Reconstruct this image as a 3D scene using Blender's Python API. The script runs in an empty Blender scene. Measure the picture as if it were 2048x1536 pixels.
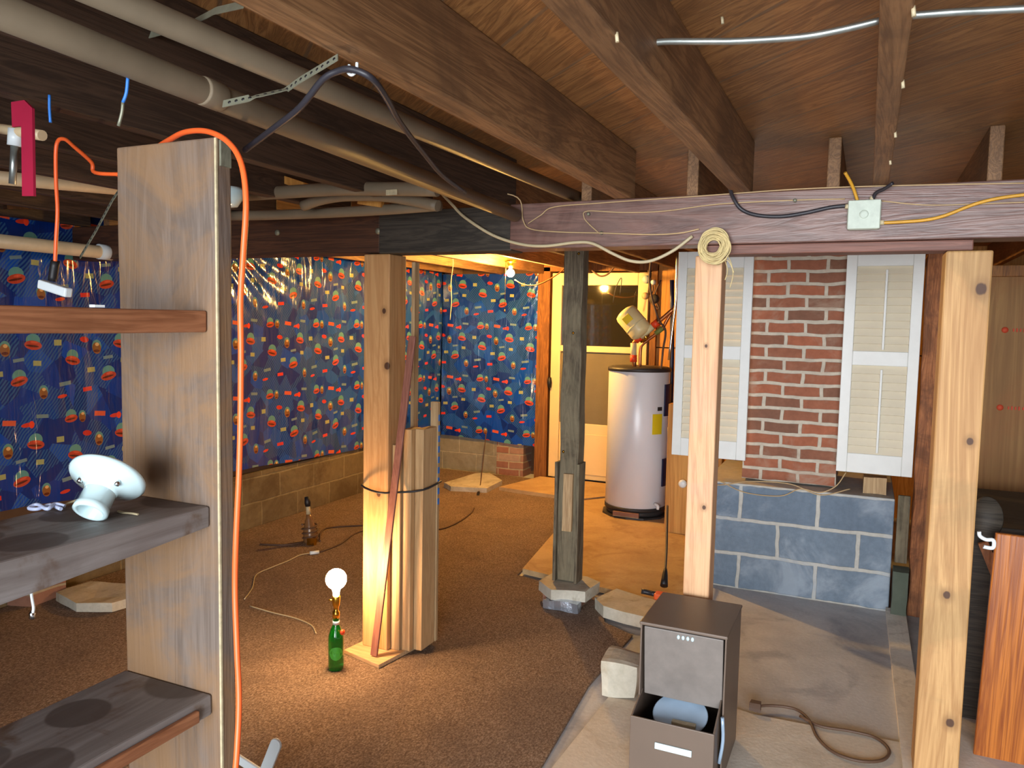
import bpy, bmesh, math, random
from mathutils import Vector, Matrix, noise
random.seed(7)
SC = bpy.context.scene
COL = SC.collection
PI = math.pi
# ---------------------------------------------------------------- camera
FPX = 1550.0; YAW = .428; PITCH = .079; ROLL = .0198
EYE = Vector((0, 0, 1.57))
_F = Vector((-math.sin(YAW)*math.cos(PITCH), math.cos(YAW)*math.cos(PITCH), -math.sin(PITCH)))
_R0 = Vector((math.cos(YAW), math.sin(YAW), 0)); _U0 = _R0.cross(_F)
_R = math.cos(ROLL)*_R0 + math.sin(ROLL)*_U0
_U = -math.sin(ROLL)*_R0 + math.cos(ROLL)*_U0
cd = bpy.data.cameras.new('camera'); cam = bpy.data.objects.new('camera', cd); COL.objects.link(cam)
cd.sensor_width = 36; cd.lens = FPX/2048*36; cd.clip_start = .02; cd.clip_end = 200
cam.matrix_world = Matrix(((_R.x, _U.x, -_F.x, EYE.x), (_R.y, _U.y, -_F.y, EYE.y), (_R.z, _U.z, -_F.z, EYE.z), (0, 0, 0, 1)))
SC.camera = cam
# ---------------------------------------------------------------- light
SC.view_settings.view_transform = 'Standard'; SC.view_settings.look = 'None'
SC.view_settings.gamma = 1; SC.view_settings.use_curve_mapping = False
SC.view_settings.exposure = 1.4
W = bpy.data.worlds.new('world'); SC.world = W; W.use_nodes = True
bg = W.node_tree.nodes['Background']; bg.inputs[0].default_value = (.80, .90, 1.0, 1); bg.inputs[1].default_value = 1.25
# daylight of the open garage side behind the viewer
def area(name, loc, rot, sx, sy, power, color):
    l = bpy.data.lights.new(name, 'AREA'); l.shape = 'RECTANGLE'; l.size = sx; l.size_y = sy
    l.energy = power; l.color = color
    o = bpy.data.objects.new(name, l); COL.objects.link(o); o.location = loc; o.rotation_euler = rot
    return o
area('daylight_opening', (0.3, -5.0, 1.5), (math.radians(90), 0, 0), 5.0, 2.6, 330, (.92, .96, 1.0))
BULB_BACK = 1500.0
BULB_BOTTLE = 120.0

# ---------------------------------------------------------------- pixel -> point on a plane
def _ray(x, y): return (x-1024)/FPX*_R - (y-768)/FPX*_U + _F
def PX(x, y, v): d = _ray(x, y); return EYE + d*((v-EYE.x)/d.x)
def PY(x, y, v): d = _ray(x, y); return EYE + d*((v-EYE.y)/d.y)
def PZ(x, y, v): d = _ray(x, y); return EYE + d*((v-EYE.z)/d.z)

# ---------------------------------------------------------------- mesh helpers
def NB(): return bmesh.new()
def box(b, x0, x1, y0, y1, z0, z1, M=None):
    vs = [b.verts.new((x, y, z)) for z in (z0, z1) for y in (y0, y1) for x in (x0, x1)]
    for f in ((0,2,3,1),(4,5,7,6),(0,1,5,4),(2,6,7,3),(0,4,6,2),(1,3,7,5)): b.faces.new([vs[i] for i in f])
    if M is not None:
        for v in vs: v.co = M @ v.co
    return vs
def beam(b, p, q, w, h, up=(0,0,1)):
    """box along p->q with width w (sideways) and height h (along up)"""
    p = Vector(p); q = Vector(q); d = (q-p); L = d.length; d.normalize()
    s = d.cross(Vector(up)); s.normalize(); u = s.cross(d)
    M = Matrix(((d.x, s.x, u.x, p.x), (d.y, s.y, u.y, p.y), (d.z, s.z, u.z, p.z), (0,0,0,1)))
    return box(b, 0, L, -w/2, w/2, -h/2, h/2, M)
def smoothpath(pts, n=6):
    pts = [Vector(p) for p in pts]
    if len(pts) < 3: return pts
    P = [pts[0]*2-pts[1]] + pts + [pts[-1]*2-pts[-2]]
    out = []
    for i in range(1, len(P)-2):
        a, b_, c, d = P[i-1], P[i], P[i+1], P[i+2]
        for k in range(n):
            t = k/n
            out.append(.5*((2*b_)+(c-a)*t+(2*a-5*b_+4*c-d)*t*t+(3*b_-a-3*c+d)*t**3))
    out.append(pts[-1]); return out
def tube(b, pts, r, seg=8, smooth=6, rad=None):
    P = smoothpath(pts, smooth) if smooth else [Vector(p) for p in pts]
    rings = []; u = None
    for i, p in enumerate(P):
        d = (P[min(i+1, len(P)-1)] - P[max(i-1, 0)])
        if d.length < 1e-7: d = Vector((0,0,1))
        d.normalize()
        if u is None:
            u = d.orthogonal().normalized()
        else:
            u = (u - d*u.dot(d))
            u = u.normalized() if u.length > 1e-5 else d.orthogonal().normalized()
        v = d.cross(u)
        rr = r if rad is None else rad(i/(len(P)-1))
        rings.append([b.verts.new(p + (u*math.cos(a)+v*math.sin(a))*rr) for a in [2*PI*k/seg for k in range(seg)]])
    for A, B_ in zip(rings, rings[1:]):
        for k in range(seg):
            f = b.faces.new((A[k], A[(k+1)%seg], B_[(k+1)%seg], B_[k])); f.smooth = True
    b.faces.new(rings[0][::-1]); b.faces.new(rings[-1])
def lathe(b, prof, M=None, seg=32, smooth=True):
    """prof: list of (r, z)"""
    rings = []
    for r, z in prof:
        if r < 1e-6: rings.append([b.verts.new((0,0,z))])
        else: rings.append([b.verts.new((r*math.cos(2*PI*k/seg), r*math.sin(2*PI*k/seg), z)) for k in range(seg)])
    for A, B_ in zip(rings, rings[1:]):
        for k in range(seg):
            k2 = (k+1) % seg
            if len(A) == 1 and len(B_) == 1: continue
            if len(A) == 1: f = b.faces.new((A[0], B_[k2], B_[k]))
            elif len(B_) == 1: f = b.faces.new((A[k], A[k2], B_[0]))
            else: f = b.faces.new((A[k], A[k2], B_[k2], B_[k]))
            f.smooth = smooth
    vs = [v for R in rings for v in R]
    if M is not None:
        for v in vs: v.co = M @ v.co
    return vs
def axisM(p, q):
    """matrix taking +Z onto p->q with origin p"""
    p = Vector(p); d = (Vector(q)-p).normalized(); s = d.orthogonal().normalized(); u = d.cross(s)
    return Matrix(((s.x, u.x, d.x, p.x), (s.y, u.y, d.y, p.y), (s.z, u.z, d.z, p.z), (0,0,0,1)))
def prism(b, pts, z0, z1, M=None):
    lo = [b.verts.new((x, y, z0)) for x, y in pts]; hi = [b.verts.new((x, y, z1)) for x, y in pts]
    n = len(pts)
    b.faces.new(lo[::-1]); b.faces.new(hi)
    for i in range(n): b.faces.new((lo[i], lo[(i+1)%n], hi[(i+1)%n], hi[i]))
    if M is not None:
        for v in lo+hi: v.co = M @ v.co
    return lo+hi
def rough(b, amp, freq, cuts=3, seed=0):
    bmesh.ops.subdivide_edges(b, edges=b.edges[:], cuts=cuts, use_grid_fill=True)
    for v in b.verts:
        v.co += noise.noise_vector(v.co*freq + Vector((seed, seed*2.3, 0)))*amp
def tri(b): pass
def obj(name, b, mat, parent=None, bevel=0, seg=2, base=None, smooth=False):
    bmesh.ops.recalc_face_normals(b, faces=b.faces[:])
    if parent is not None: off = parent['_o']; off = Vector(off)
    else:
        xs = [v.co for v in b.verts]
        off = Vector(((min(c.x for c in xs)+max(c.x for c in xs))/2, (min(c.y for c in xs)+max(c.y for c in xs))/2, min(c.z for c in xs)))
        if base is not None: off = Vector(base)
    for v in b.verts: v.co -= off
    me = bpy.data.meshes.new(name); b.to_mesh(me); b.free()
    if smooth:
        for p in me.polygons: p.use_smooth = True
    if isinstance(mat, (list, tuple)):
        for m in mat: me.materials.append(m)
    else: me.materials.append(mat)
    o = bpy.data.objects.new(name, me); COL.objects.link(o)
    if parent is not None:
        o.parent = parent; o['_o'] = list(off)
    else:
        o.location = off; o['_o'] = list(off)
    if bevel:
        m = o.modifiers.new('bevel', 'BEVEL'); m.width = bevel; m.segments = seg; m.limit_method = 'ANGLE'
    return o
def thing(name, label, cat, loc, group=None):
    o = bpy.data.objects.new(name, None); COL.objects.link(o); o.location = loc; o['_o'] = list(loc)
    o.empty_display_size = .1
    return tag(o, label, cat, group)
def tag(o, label, cat, group=None, kind=None):
    o['label'] = label; o['category'] = cat
    if group: o['group'] = group
    if kind: o['kind'] = kind
    return o
def struct(o, label=None):
    o['kind'] = 'structure'
    if label: o['label'] = label
    return o

# ---------------------------------------------------------------- material helpers
class MT:
    def __init__(s, name):
        s.m = bpy.data.materials.new(name); s.m.use_nodes = True; s.t = s.m.node_tree; s.n = s.t.nodes
        s.b = s.n['Principled BSDF']
    def new(s, typ, **kw):
        n = s.n.new(typ)
        for k, v in kw.items(): setattr(n, k, v)
        return n
    def link(s, a, b): s.t.links.new(a, b)
    def setin(s, sock, v):
        if isinstance(v, bpy.types.NodeSocket): s.link(v, sock)
        elif isinstance(v, (tuple, list)) and len(v) == 3 and sock.type == 'RGBA': sock.default_value = (*v, 1)
        else: sock.default_value = v
    def math(s, op, a, b=0, c=0):
        n = s.new('ShaderNodeMath', operation=op)
        s.setin(n.inputs[0], a); s.setin(n.inputs[1], b); s.setin(n.inputs[2], c)
        return n.outputs[0]
    def vm(s, op, a, b=(0,0,0)):
        n = s.new('ShaderNodeVectorMath', operation=op)
        s.setin(n.inputs[0], a); s.setin(n.inputs[1], b)
        return n.outputs['Value'] if op in ('LENGTH', 'DOT_PRODUCT') else n.outputs[0]
    def coords(s, rnd=True):
        c = s.new('ShaderNodeTexCoord').outputs['Object']
        if rnd:
            oi = s.new('ShaderNodeObjectInfo'); r = s.math('MULTIPLY', oi.outputs['Random'], 9.0)
            cx = s.new('ShaderNodeCombineXYZ')
            for i in range(3): s.link(r, cx.inputs[i])
            c = s.vm('ADD', c, cx.outputs[0])
        return c
    def noise(s, vec, scale, detail=4, rough=.55, dist=0, sc=None):
        if sc is not None: vec = s.vm('MULTIPLY', vec, sc)
        n = s.new('ShaderNodeTexNoise'); s.link(vec, n.inputs['Vector'])
        n.inputs['Scale'].default_value = scale; n.inputs['Detail'].default_value = detail
        n.inputs['Roughness'].default_value = rough; n.inputs['Distortion'].default_value = dist
        return n.outputs['Fac']
    def ramp(s, fac, stops, interp='LINEAR'):
        n = s.new('ShaderNodeValToRGB'); s.setin(n.inputs[0], fac); e = n.color_ramp.elements
        n.color_ramp.interpolation = interp
        while len(e) < len(stops): e.new(.5)
        for el, (p, c) in zip(e, stops): el.position = p; el.color = (*c, 1) if len(c) == 3 else c
        return n.outputs[0]
    def mix(s, f, a, b, mode='MIX'):
        n = s.new('ShaderNodeMix', data_type='RGBA', blend_type=mode)
        s.setin(n.inputs[0], f); s.setin(n.inputs[6], a); s.setin(n.inputs[7], b)
        return n.outputs[2]
    def bump(s, h, strength=.3, dist=.01, prev=None):
        n = s.new('ShaderNodeBump'); s.setin(n.inputs['Height'], h)
        n.inputs['Strength'].default_value = strength; n.inputs['Distance'].default_value = dist
        if prev is not None: s.link(prev, n.inputs['Normal'])
        s.link(n.outputs[0], s.b.inputs['Normal']); return n.outputs[0]
    def done(s, col=None, rough=.6, metal=0, **kw):
        if col is not None: s.setin(s.b.inputs['Base Color'], col)
        s.setin(s.b.inputs['Roughness'], rough); s.setin(s.b.inputs['Metallic'], metal)
        for k, v in kw.items(): s.setin(s.b.inputs[k], v)
        return s.m
def smask(m, f, a, b):
    n = m.new('ShaderNodeMapRange'); n.interpolation_type = 'SMOOTHSTEP'
    m.setin(n.inputs[0], f); n.inputs[1].default_value = a; n.inputs[2].default_value = b
    return n.outputs[0]
def wood(name, light, dark, axis='z', rough=.65, knots=(), stain=None, stain_amt=.5, grain=1.0, spec=.4, ring=False, stain_scale=2.2, bumpk=.25):
    m = MT(name); c = m.coords()
    raw = m.coords(False)
    s = {'x': (.55, 9, 9), 'y': (9, .55, 9), 'z': (9, 9, .55)}[axis]
    v = m.vm('MULTIPLY', c, s)
    n1 = m.noise(v, 1.6*grain, 5, .6, 1.6)
    n2 = m.noise(v, 9*grain, 4, .6, .4)
    w = m.math('FRACT', m.math('MULTIPLY', n1, 7))
    w = m.math('ABSOLUTE', m.math('SUBTRACT', w, .5))
    f = m.math('ADD', m.math('MULTIPLY', w, .9), m.math('MULTIPLY', n2, .45))
    mid = tuple((a+b)/2 for a, b in zip(light, dark))
    col = m.ramp(f, [(.12, dark), (.42, mid), (.7, light)])
    if stain is not None:
        k = smask(m, m.noise(c, stain_scale, 6, .65, .8), .5-.2*stain_amt, .62)
        col = m.mix(m.math('MULTIPLY', k, stain_amt), col, stain)
    for kx, ky, kz, r in knots:
        d = m.vm('LENGTH', m.vm('MULTIPLY', m.vm('SUBTRACT', raw, (kx, ky, kz)), (1, 1, .8)))
        d = m.math('ADD', d, m.math('MULTIPLY', m.math('SUBTRACT', n2, .5), r*.6))
        halo = m.math('SUBTRACT', 1, smask(m, d, r*.8, r*2.6))
        col = m.mix(m.math('MULTIPLY', halo, .55), col, tuple(x*.6 for x in dark))
        core = m.math('SUBTRACT', 1, smask(m, d, r*.7, r*1.05))
        col = m.mix(m.math('MULTIPLY', core, .9), col, (.055, .02, .012))
    m.bump(f, bumpk, .004)
    return m.done(col, rough, **{'Specular IOR Level': spec})
def plain(name, col, rough=.5, metal=0, var=.12, scale=6, bump=0, bscale=40, **kw):
    m = MT(name); c = m.coords()
    n = m.noise(c, scale, 4, .6)
    k = m.ramp(n, [(.3, tuple(x*(1-var) for x in col)), (.7, tuple(min(1, x*(1+var)) for x in col))])
    if bump: m.bump(m.noise(c, bscale, 3), bump, .004)
    return m.done(k, rough, metal, **kw)
def emit(name, col, strength):
    m = MT(name); return m.done(col, .4, **{'Emission Color': (*col, 1), 'Emission Strength': strength})

def block_mat(name, c1, c2, mortar, plane, bw, bh, mw=.01, off=(0, 0), stain=None, rough=.85, bright=None, stain_lo=.42):
    """plane: which object axes map to brick u,v"""
    m = MT(name); c = m.coords(False)
    sp = m.new('ShaderNodeSeparateXYZ'); m.link(c, sp.inputs[0]); cb = m.new('ShaderNodeCombineXYZ')
    ax = {'x': 0, 'y': 1, 'z': 2}
    wob = m.noise(c, 6, 2); wob = m.math('MULTIPLY', m.math('SUBTRACT', wob, .5), mw*1.1)
    m.link(m.math('ADD', m.math('ADD', sp.outputs[ax[plane[0]]], off[0]), wob), cb.inputs[0])
    m.link(m.math('ADD', m.math('ADD', sp.outputs[ax[plane[1]]], off[1]), wob), cb.inputs[1])
    br = m.new('ShaderNodeTexBrick'); m.link(cb.outputs[0], br.inputs['Vector'])
    br.inputs['Scale'].default_value = 1; br.inputs['Brick Width'].default_value = bw; br.inputs['Row Height'].default_value = bh
    br.inputs['Mortar Size'].default_value = mw/2; br.inputs['Mortar Smooth'].default_value = .35; br.inputs['Bias'].default_value = 0
    m.setin(br.inputs['Color1'], c1); m.setin(br.inputs['Color2'], c2); m.setin(br.inputs['Mortar'], mortar)
    col = br.outputs['Color']
    n = m.noise(c, 25, 5, .65)
    col = m.mix(.35, col, m.ramp(n, [(.3, (.35, .35, .35)), (.7, (1, 1, 1))]), 'MULTIPLY')
    if stain is not None:
        k = smask(m, m.noise(c, 3.2, 5, .65, .5), stain_lo, .68)
        col = m.mix(m.math('MULTIPLY', k, .65), col, stain)
    h = m.math('SUBTRACT', m.math('MULTIPLY', n, .35), br.outputs['Fac'])
    m.bump(h, .6, .008)
    return m.done(col, rough, **{'Specular IOR Level': .25})
def C(r, g, b):
    f = lambda v: (v/255/12.92) if v/255 < .04045 else ((v/255+.055)/1.055)**2.4
    return (f(r), f(g), f(b))
# ---------------------------------------------------------------- materials
M = {}
def kn(px, py, y, bx, by, bz, r): p = PY(px, py, y); return (p.x-bx, p.y-by, p.z-bz, r)
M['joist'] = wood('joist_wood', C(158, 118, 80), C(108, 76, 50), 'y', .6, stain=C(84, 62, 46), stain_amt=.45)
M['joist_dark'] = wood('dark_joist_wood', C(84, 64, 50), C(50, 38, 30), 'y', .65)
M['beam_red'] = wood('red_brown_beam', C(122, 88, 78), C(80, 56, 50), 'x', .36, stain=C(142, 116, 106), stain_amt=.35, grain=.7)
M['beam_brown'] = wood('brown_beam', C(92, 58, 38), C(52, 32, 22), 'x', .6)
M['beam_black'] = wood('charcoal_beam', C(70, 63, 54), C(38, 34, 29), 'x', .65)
M['header'] = wood('header_board', C(132, 88, 74), C(98, 64, 54), 'x', .55)
M['post_new'] = wood('pale_pine', C(208, 162, 110), C(184, 134, 84), 'z', .6, knots=[kn(x, y, 2.96, -2.035, 3.03, .03, q) for x, y, q in ((768, 622, .011), (774, 732, .015), (757, 988, .012))], grain=.6)
M['post_mid'] = wood('pale_fir', C(224, 182, 138), C(200, 150, 110), 'z', .6, stain=C(206, 164, 148), stain_amt=.2, grain=.6, knots=[kn(x, y, 2.97, -.555, 3.02, 0, q) for x, y, q in ((1412, 692, .006), (1408, 1015, .008))])
M['post_right'] = wood('knotty_pine', C(204, 160, 106), C(166, 120, 72), 'z', .6, stain=C(130, 112, 72), stain_amt=.3, grain=.5,
                       knots=[kn(x, y, 2.95, .29, 3.02, 0, q) for x, y, q in ((1962, 578, .018), (1940, 883, .011), (1893, 1190, .012), (1950, 1283, .008), (1900, 1446, .014))] + [(-.068, .02, .62, .012)])
M['post_old'] = wood('weathered_grey_wood', C(116, 104, 84), C(64, 56, 44), 'z', .8, stain=C(150, 140, 112), stain_amt=.4)
M['post_red'] = wood('rough_red_brown_wood', C(176, 112, 68), C(122, 72, 42), 'z', .7, stain=C(84, 52, 34), stain_amt=.6, stain_scale=7, bumpk=.6)
M['plank'] = wood('plank_pine', C(212, 176, 128), C(186, 146, 100), 'z', .6, grain=.7)
M['plank_dull'] = wood('plank_dull', C(196, 166, 124), C(160, 128, 90), 'z', .65, grain=.7)
M['strip_red'] = wood('red_brown_strip', C(160, 108, 92), C(128, 80, 68), 'z', .5)
M['base_ply'] = wood('base_plywood', C(214, 180, 138), C(184, 146, 104), 'x', .65)
M['shelf_up'] = wood('aged_shelf_upright', C(122, 108, 98), C(98, 84, 74), 'z', .6, stain=C(142, 108, 74), stain_amt=.8, grain=.6, stain_scale=3.2, spec=.5)
M['shelf_edge'] = wood('shelf_top_board', C(162, 108, 74), C(124, 76, 48), 'y', .55)
M['varnish'] = wood('orange_varnished_wood', C(196, 116, 44), C(130, 62, 20), 'z', .3, grain=.5, spec=.6)
M['ply_yellow'] = wood('amber_plywood', C(214, 156, 78), C(180, 118, 50), 'z', .6, grain=.5)
M['panel_brown'] = wood('brown_fibre_panel', C(150, 112, 66), C(124, 88, 50), 'z', .7, grain=.4, stain=C(140, 90, 50), stain_amt=.4)
M['frame_wood'] = wood('door_jamb_wood', C(150, 98, 44), C(100, 60, 24), 'z', .6)
# dusty shelf surface with round rings
def dusty():
    m = MT('dusty_shelf'); c = m.coords(False); raw = c
    s = m.vm('MULTIPLY', c, (9, .7, 9))
    n = m.noise(s, 3, 5, .6, 1)
    col = m.ramp(n, [(.3, C(104, 94, 90)), (.55, C(126, 118, 114)), (.75, C(142, 136, 134))])
    big = m.noise(c, 7, 5, .6, .6)
    col = m.mix(smask(m, big, .5, .66), col, C(96, 72, 54))
    for cx, cy, r, a in M_RINGS:
        d = m.vm('LENGTH', m.vm('MULTIPLY', m.vm('SUBTRACT', raw, (cx, cy, 0)), (1, 1, 0)))
        d = m.math('ADD', d, m.math('MULTIPLY', m.math('SUBTRACT', big, .5), .02))
        k = m.math('SUBTRACT', 1, smask(m, d, r*.92, r*1.05))
        col = m.mix(m.math('MULTIPLY', k, a), col, C(78, 66, 60))
    m.bump(n, .2, .003)
    return m.done(col, .62)
M_RINGS = [(.03, .36, .085, .75), (-.045, .16, .06, .8), (.06, .0, .06, .75), (-.05, -.04, .055, .7)]
M['dusty'] = dusty()
# subfloor: boards laid diagonally
def subfloor():
    m = MT('subfloor_boards'); c = m.coords(False)
    rot = m.new('ShaderNodeVectorRotate'); rot.rotation_type = 'Z_AXIS'; m.link(c, rot.inputs[0]); rot.inputs['Angle'].default_value = math.radians(43)
    v = rot.outputs[0]
    sp = m.new('ShaderNodeSeparateXYZ'); m.link(v, sp.inputs[0])
    g = m.math('DIVIDE', m.math('ADD', sp.outputs[1], .075), .216)
    fr = m.math('FRACT', g); idn = m.math('FLOOR', g)
    seam = m.math('LESS_THAN', m.math('ABSOLUTE', m.math('SUBTRACT', fr, .5)), .022)
    cb = m.new('ShaderNodeCombineXYZ'); m.link(m.math('MULTIPLY', idn, 3.7), cb.inputs[0]); m.link(idn, cb.inputs[2])
    vv = m.vm('ADD', m.vm('MULTIPLY', v, (.6, 7, 4)), cb.outputs[0])
    n1 = m.noise(vv, 1.6, 5, .6, 1.8); n2 = m.noise(vv, 8, 4, .65)
    w = m.math('ABSOLUTE', m.math('SUBTRACT', m.math('FRACT', m.math('MULTIPLY', n1, 8)), .5))
    f = m.math('ADD', m.math('MULTIPLY', w, .8), m.math('MULTIPLY', n2, .5))
    col = m.ramp(f, [(.15, C(120, 80, 44)), (.45, C(156, 108, 62)), (.75, C(184, 134, 80))])
    big = m.noise(c, 1.6, 5, .6, .5)
    col = m.mix(m.math('MULTIPLY', smask(m, big, .45, .7), .5), col, C(104, 72, 46))
    col = m.mix(m.math('MULTIPLY', seam, .6), col, C(110, 94, 76))
    m.bump(f, .3, .004)
    return m.done(col, .5)
M['subfloor'] = subfloor()
def concrete(name, a, b, stain, scale=1.3, amt=.7):
    m = MT(name); c = m.coords(False)
    n = m.noise(c, scale, 7, .62, .6); f = m.noise(c, 60, 4, .6)
    col = m.ramp(n, [(.32, a), (.6, b)])
    k = smask(m, m.noise(m.vm('ADD', c, (5, 3, 0)), scale*1.4, 6, .6, 1.2), .5, .68)
    col = m.mix(m.math('MULTIPLY', k, amt), col, stain)
    col = m.mix(.2, col, m.ramp(f, [(.3, (.4, .4, .4)), (.7, (1, 1, 1))]), 'MULTIPLY')
    m.bump(m.math('ADD', m.math('MULTIPLY', f, .4), n), .25, .01)
    return m.done(col, .8, **{'Specular IOR Level': .3})
M['floor'] = concrete('concrete_floor', C(172, 174, 178), C(206, 206, 206), C(140, 142, 150))
M['curb'] = concrete('pale_concrete', C(214, 210, 202), C(226, 222, 212), C(190, 186, 178), 4)
M['stone'] = concrete('concrete_slab', C(182, 176, 158), C(206, 200, 184), C(158, 146, 124), 5)
M['slab_tan'] = concrete('tan_slab', C(182, 150, 108), C(204, 174, 128), C(160, 126, 86), 3, .5)
M['sheet'] = concrete('pale_sheet', C(204, 196, 182), C(220, 212, 198), C(188, 176, 158), 2, .5)
def carpet():
    m = MT('brown_carpet'); c = m.coords(False)
    f = m.noise(m.vm('MULTIPLY', c, (1, .6, 1)), 150, 4, .75); n = m.noise(c, 2.0, 5, .6, .4)
    col = m.ramp(f, [(.3, C(86, 68, 54)), (.5, C(136, 114, 96)), (.72, C(188, 168, 150))])
    col = m.mix(m.math('MULTIPLY', smask(m, n, .45, .65), .35), col, C(96, 80, 72))
    m.bump(f, .8, .010)
    return m.done(col, .95, **{'Specular IOR Level': .15})
M['carpet'] = carpet()
M['found'] = block_mat('foundation_block', C(132, 116, 86), C(112, 98, 74), C(150, 136, 104), 'yz', .406, .19, .016, off=(0, 0.0), stain=C(80, 62, 40))
M['found_x'] = block_mat('foundation_block_back', C(158, 152, 134), C(140, 134, 116), C(180, 172, 150), 'xz', .406, .19, .014, off=(.1, 0), stain=C(120, 110, 88))
M['plinth'] = block_mat('blue_grey_block', C(124, 140, 156), C(112, 128, 146), C(200, 198, 190), 'xz', .43, .213, .026, off=(-.008, .0), stain=C(166, 178, 190), rough=.8, stain_lo=.46)
M['brick'] = block_mat('old_red_brick', C(178, 108, 80), C(132, 96, 78), C(210, 200, 182), 'xz', .215, .074, .024, off=(.05, 0), stain=C(172, 146, 126), stain_lo=.5)
M['brick_small'] = block_mat('red_brick', C(150, 98, 78), C(176, 150, 130), C(176, 160, 134), 'xz', .24, .075, .016)
M['dark_wall'] = plain('dark_wood_wall', C(92, 66, 44), .8)
M['white_paint'] = plain('white_paint', C(228, 230, 226), .45, var=.03, scale=12)
M['louver'] = plain('cream_louver', C(226, 216, 192), .5, var=.04)
M['grey_pipe'] = plain('grey_drain_pipe', C(122, 108, 88), .55, var=.15, scale=5, bump=.1)
M['cream_pipe'] = plain('cream_pipe', C(222, 196, 156), .45, var=.12)
M['white_plastic'] = plain('white_plastic', C(226, 234, 236), .35, var=.03)
M['porcelain'] = plain('porcelain', C(206, 232, 236), .12, var=.03, **{'Coat Weight': .6})
M['heater'] = plain('white_enamel', C(222, 226, 232), .28, var=.02)
M['dark_grey'] = plain('dark_grey_plastic', C(48, 46, 46), .5)
M['navy'] = plain('navy_plastic', C(24, 30, 66), .4)
M['yellow_label'] = plain('yellow_paper', C(226, 204, 30), .5, var=.05)
M['black'] = plain('black_rubber', C(26, 24, 26), .5)
M['black_cable'] = plain('black_cable', C(44, 42, 48), .45)
M['brown_cable'] = plain('brown_cable', C(86, 62, 46), .6)
M['white_cable'] = plain('beige_cable', C(186, 172, 138), .5)
M['thin_wire'] = plain('thin_wire', C(186, 158, 116), .5)
M['yellow_cable'] = plain('yellow_cable', C(206, 152, 46), .45)
M['orange'] = plain('orange_cord', C(255, 106, 48), .4, var=.04)
M['galv'] = plain('galvanized_steel', C(170, 176, 172), .38, .85, var=.2, scale=20)
M['strap'] = plain('galvanized_strap', C(128, 128, 110), .45, .3, var=.15, scale=30)
M['brass'] = plain('brass', C(214, 170, 70), .25, 1)
M['chrome'] = plain('chrome', C(210, 210, 210), .2, 1)
M['copper'] = plain('copper_pipe', C(190, 124, 78), .35, .8)
M['foam'] = plain('cream_pipe_wrap', C(216, 206, 160), .6)
M['tank_cream'] = plain('cream_enamel', C(228, 214, 160), .4, var=.04)
M['red'] = plain('red_tape', C(226, 70, 30), .5)
M['crimson'] = plain('crimson_strip', C(168, 30, 62), .5)
M['blue'] = plain('blue_wire', C(50, 120, 205), .5)
M['cord_coil'] = plain('hemp_string', C(206, 186, 134), .8, var=.2, scale=30)
M['jbox'] = plain('painted_box', C(186, 196, 182), .5, var=.1, scale=30)
M['metal_brown'] = plain('brown_sheet_metal', C(112, 96, 84), .42, .1, var=.06, scale=4)
M['metal_dusty'] = plain('dusty_brown_metal', C(124, 116, 110), .5, .05, var=.12, scale=18)
M['dish'] = plain('blue_grey_dish', C(160, 182, 204), .3, .2)
M['label_white'] = plain('pale_label', C(206, 226, 230), .4, var=.02)
M['label_grey'] = plain('grey_sticker', C(190, 176, 142), .5, var=.2, scale=60)
M['green_label'] = plain('green_label', C(70, 170, 50), .5, var=.15, scale=60)
M['door_cream'] = plain('cream_aluminium', C(232, 210, 160), .4, var=.03)
M['screen'] = plain('insect_screen', C(118, 108, 82), .7, var=.06)
M['glassdark'] = MT('door_glass').done(C(46, 42, 30), .04, **{'Specular IOR Level': 1.0, 'Coat Weight': 1.0})
M['foil'] = plain('crumpled_foil', C(196, 206, 220), .25, .8, bump=.8, bscale=30)
gm = MT('green_bottle_glass'); M['glass_green'] = gm.done(C(16, 140, 40), .05, **{'Transmission Weight': .75, 'IOR': 1.45, 'Coat Weight': .5})
M['bulb_back'] = emit('bulb_back', (1.0, .54, .13), BULB_BACK)
M['bulb_bottle'] = emit('bulb_bottle', (1.0, .60, .28), BULB_BOTTLE)
M['green_block'] = plain('mossy_block', C(84, 92, 80), .9, var=.2, bump=.4)
M['tag'] = plain('lavender_cord', C(196, 208, 240), .5)

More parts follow.
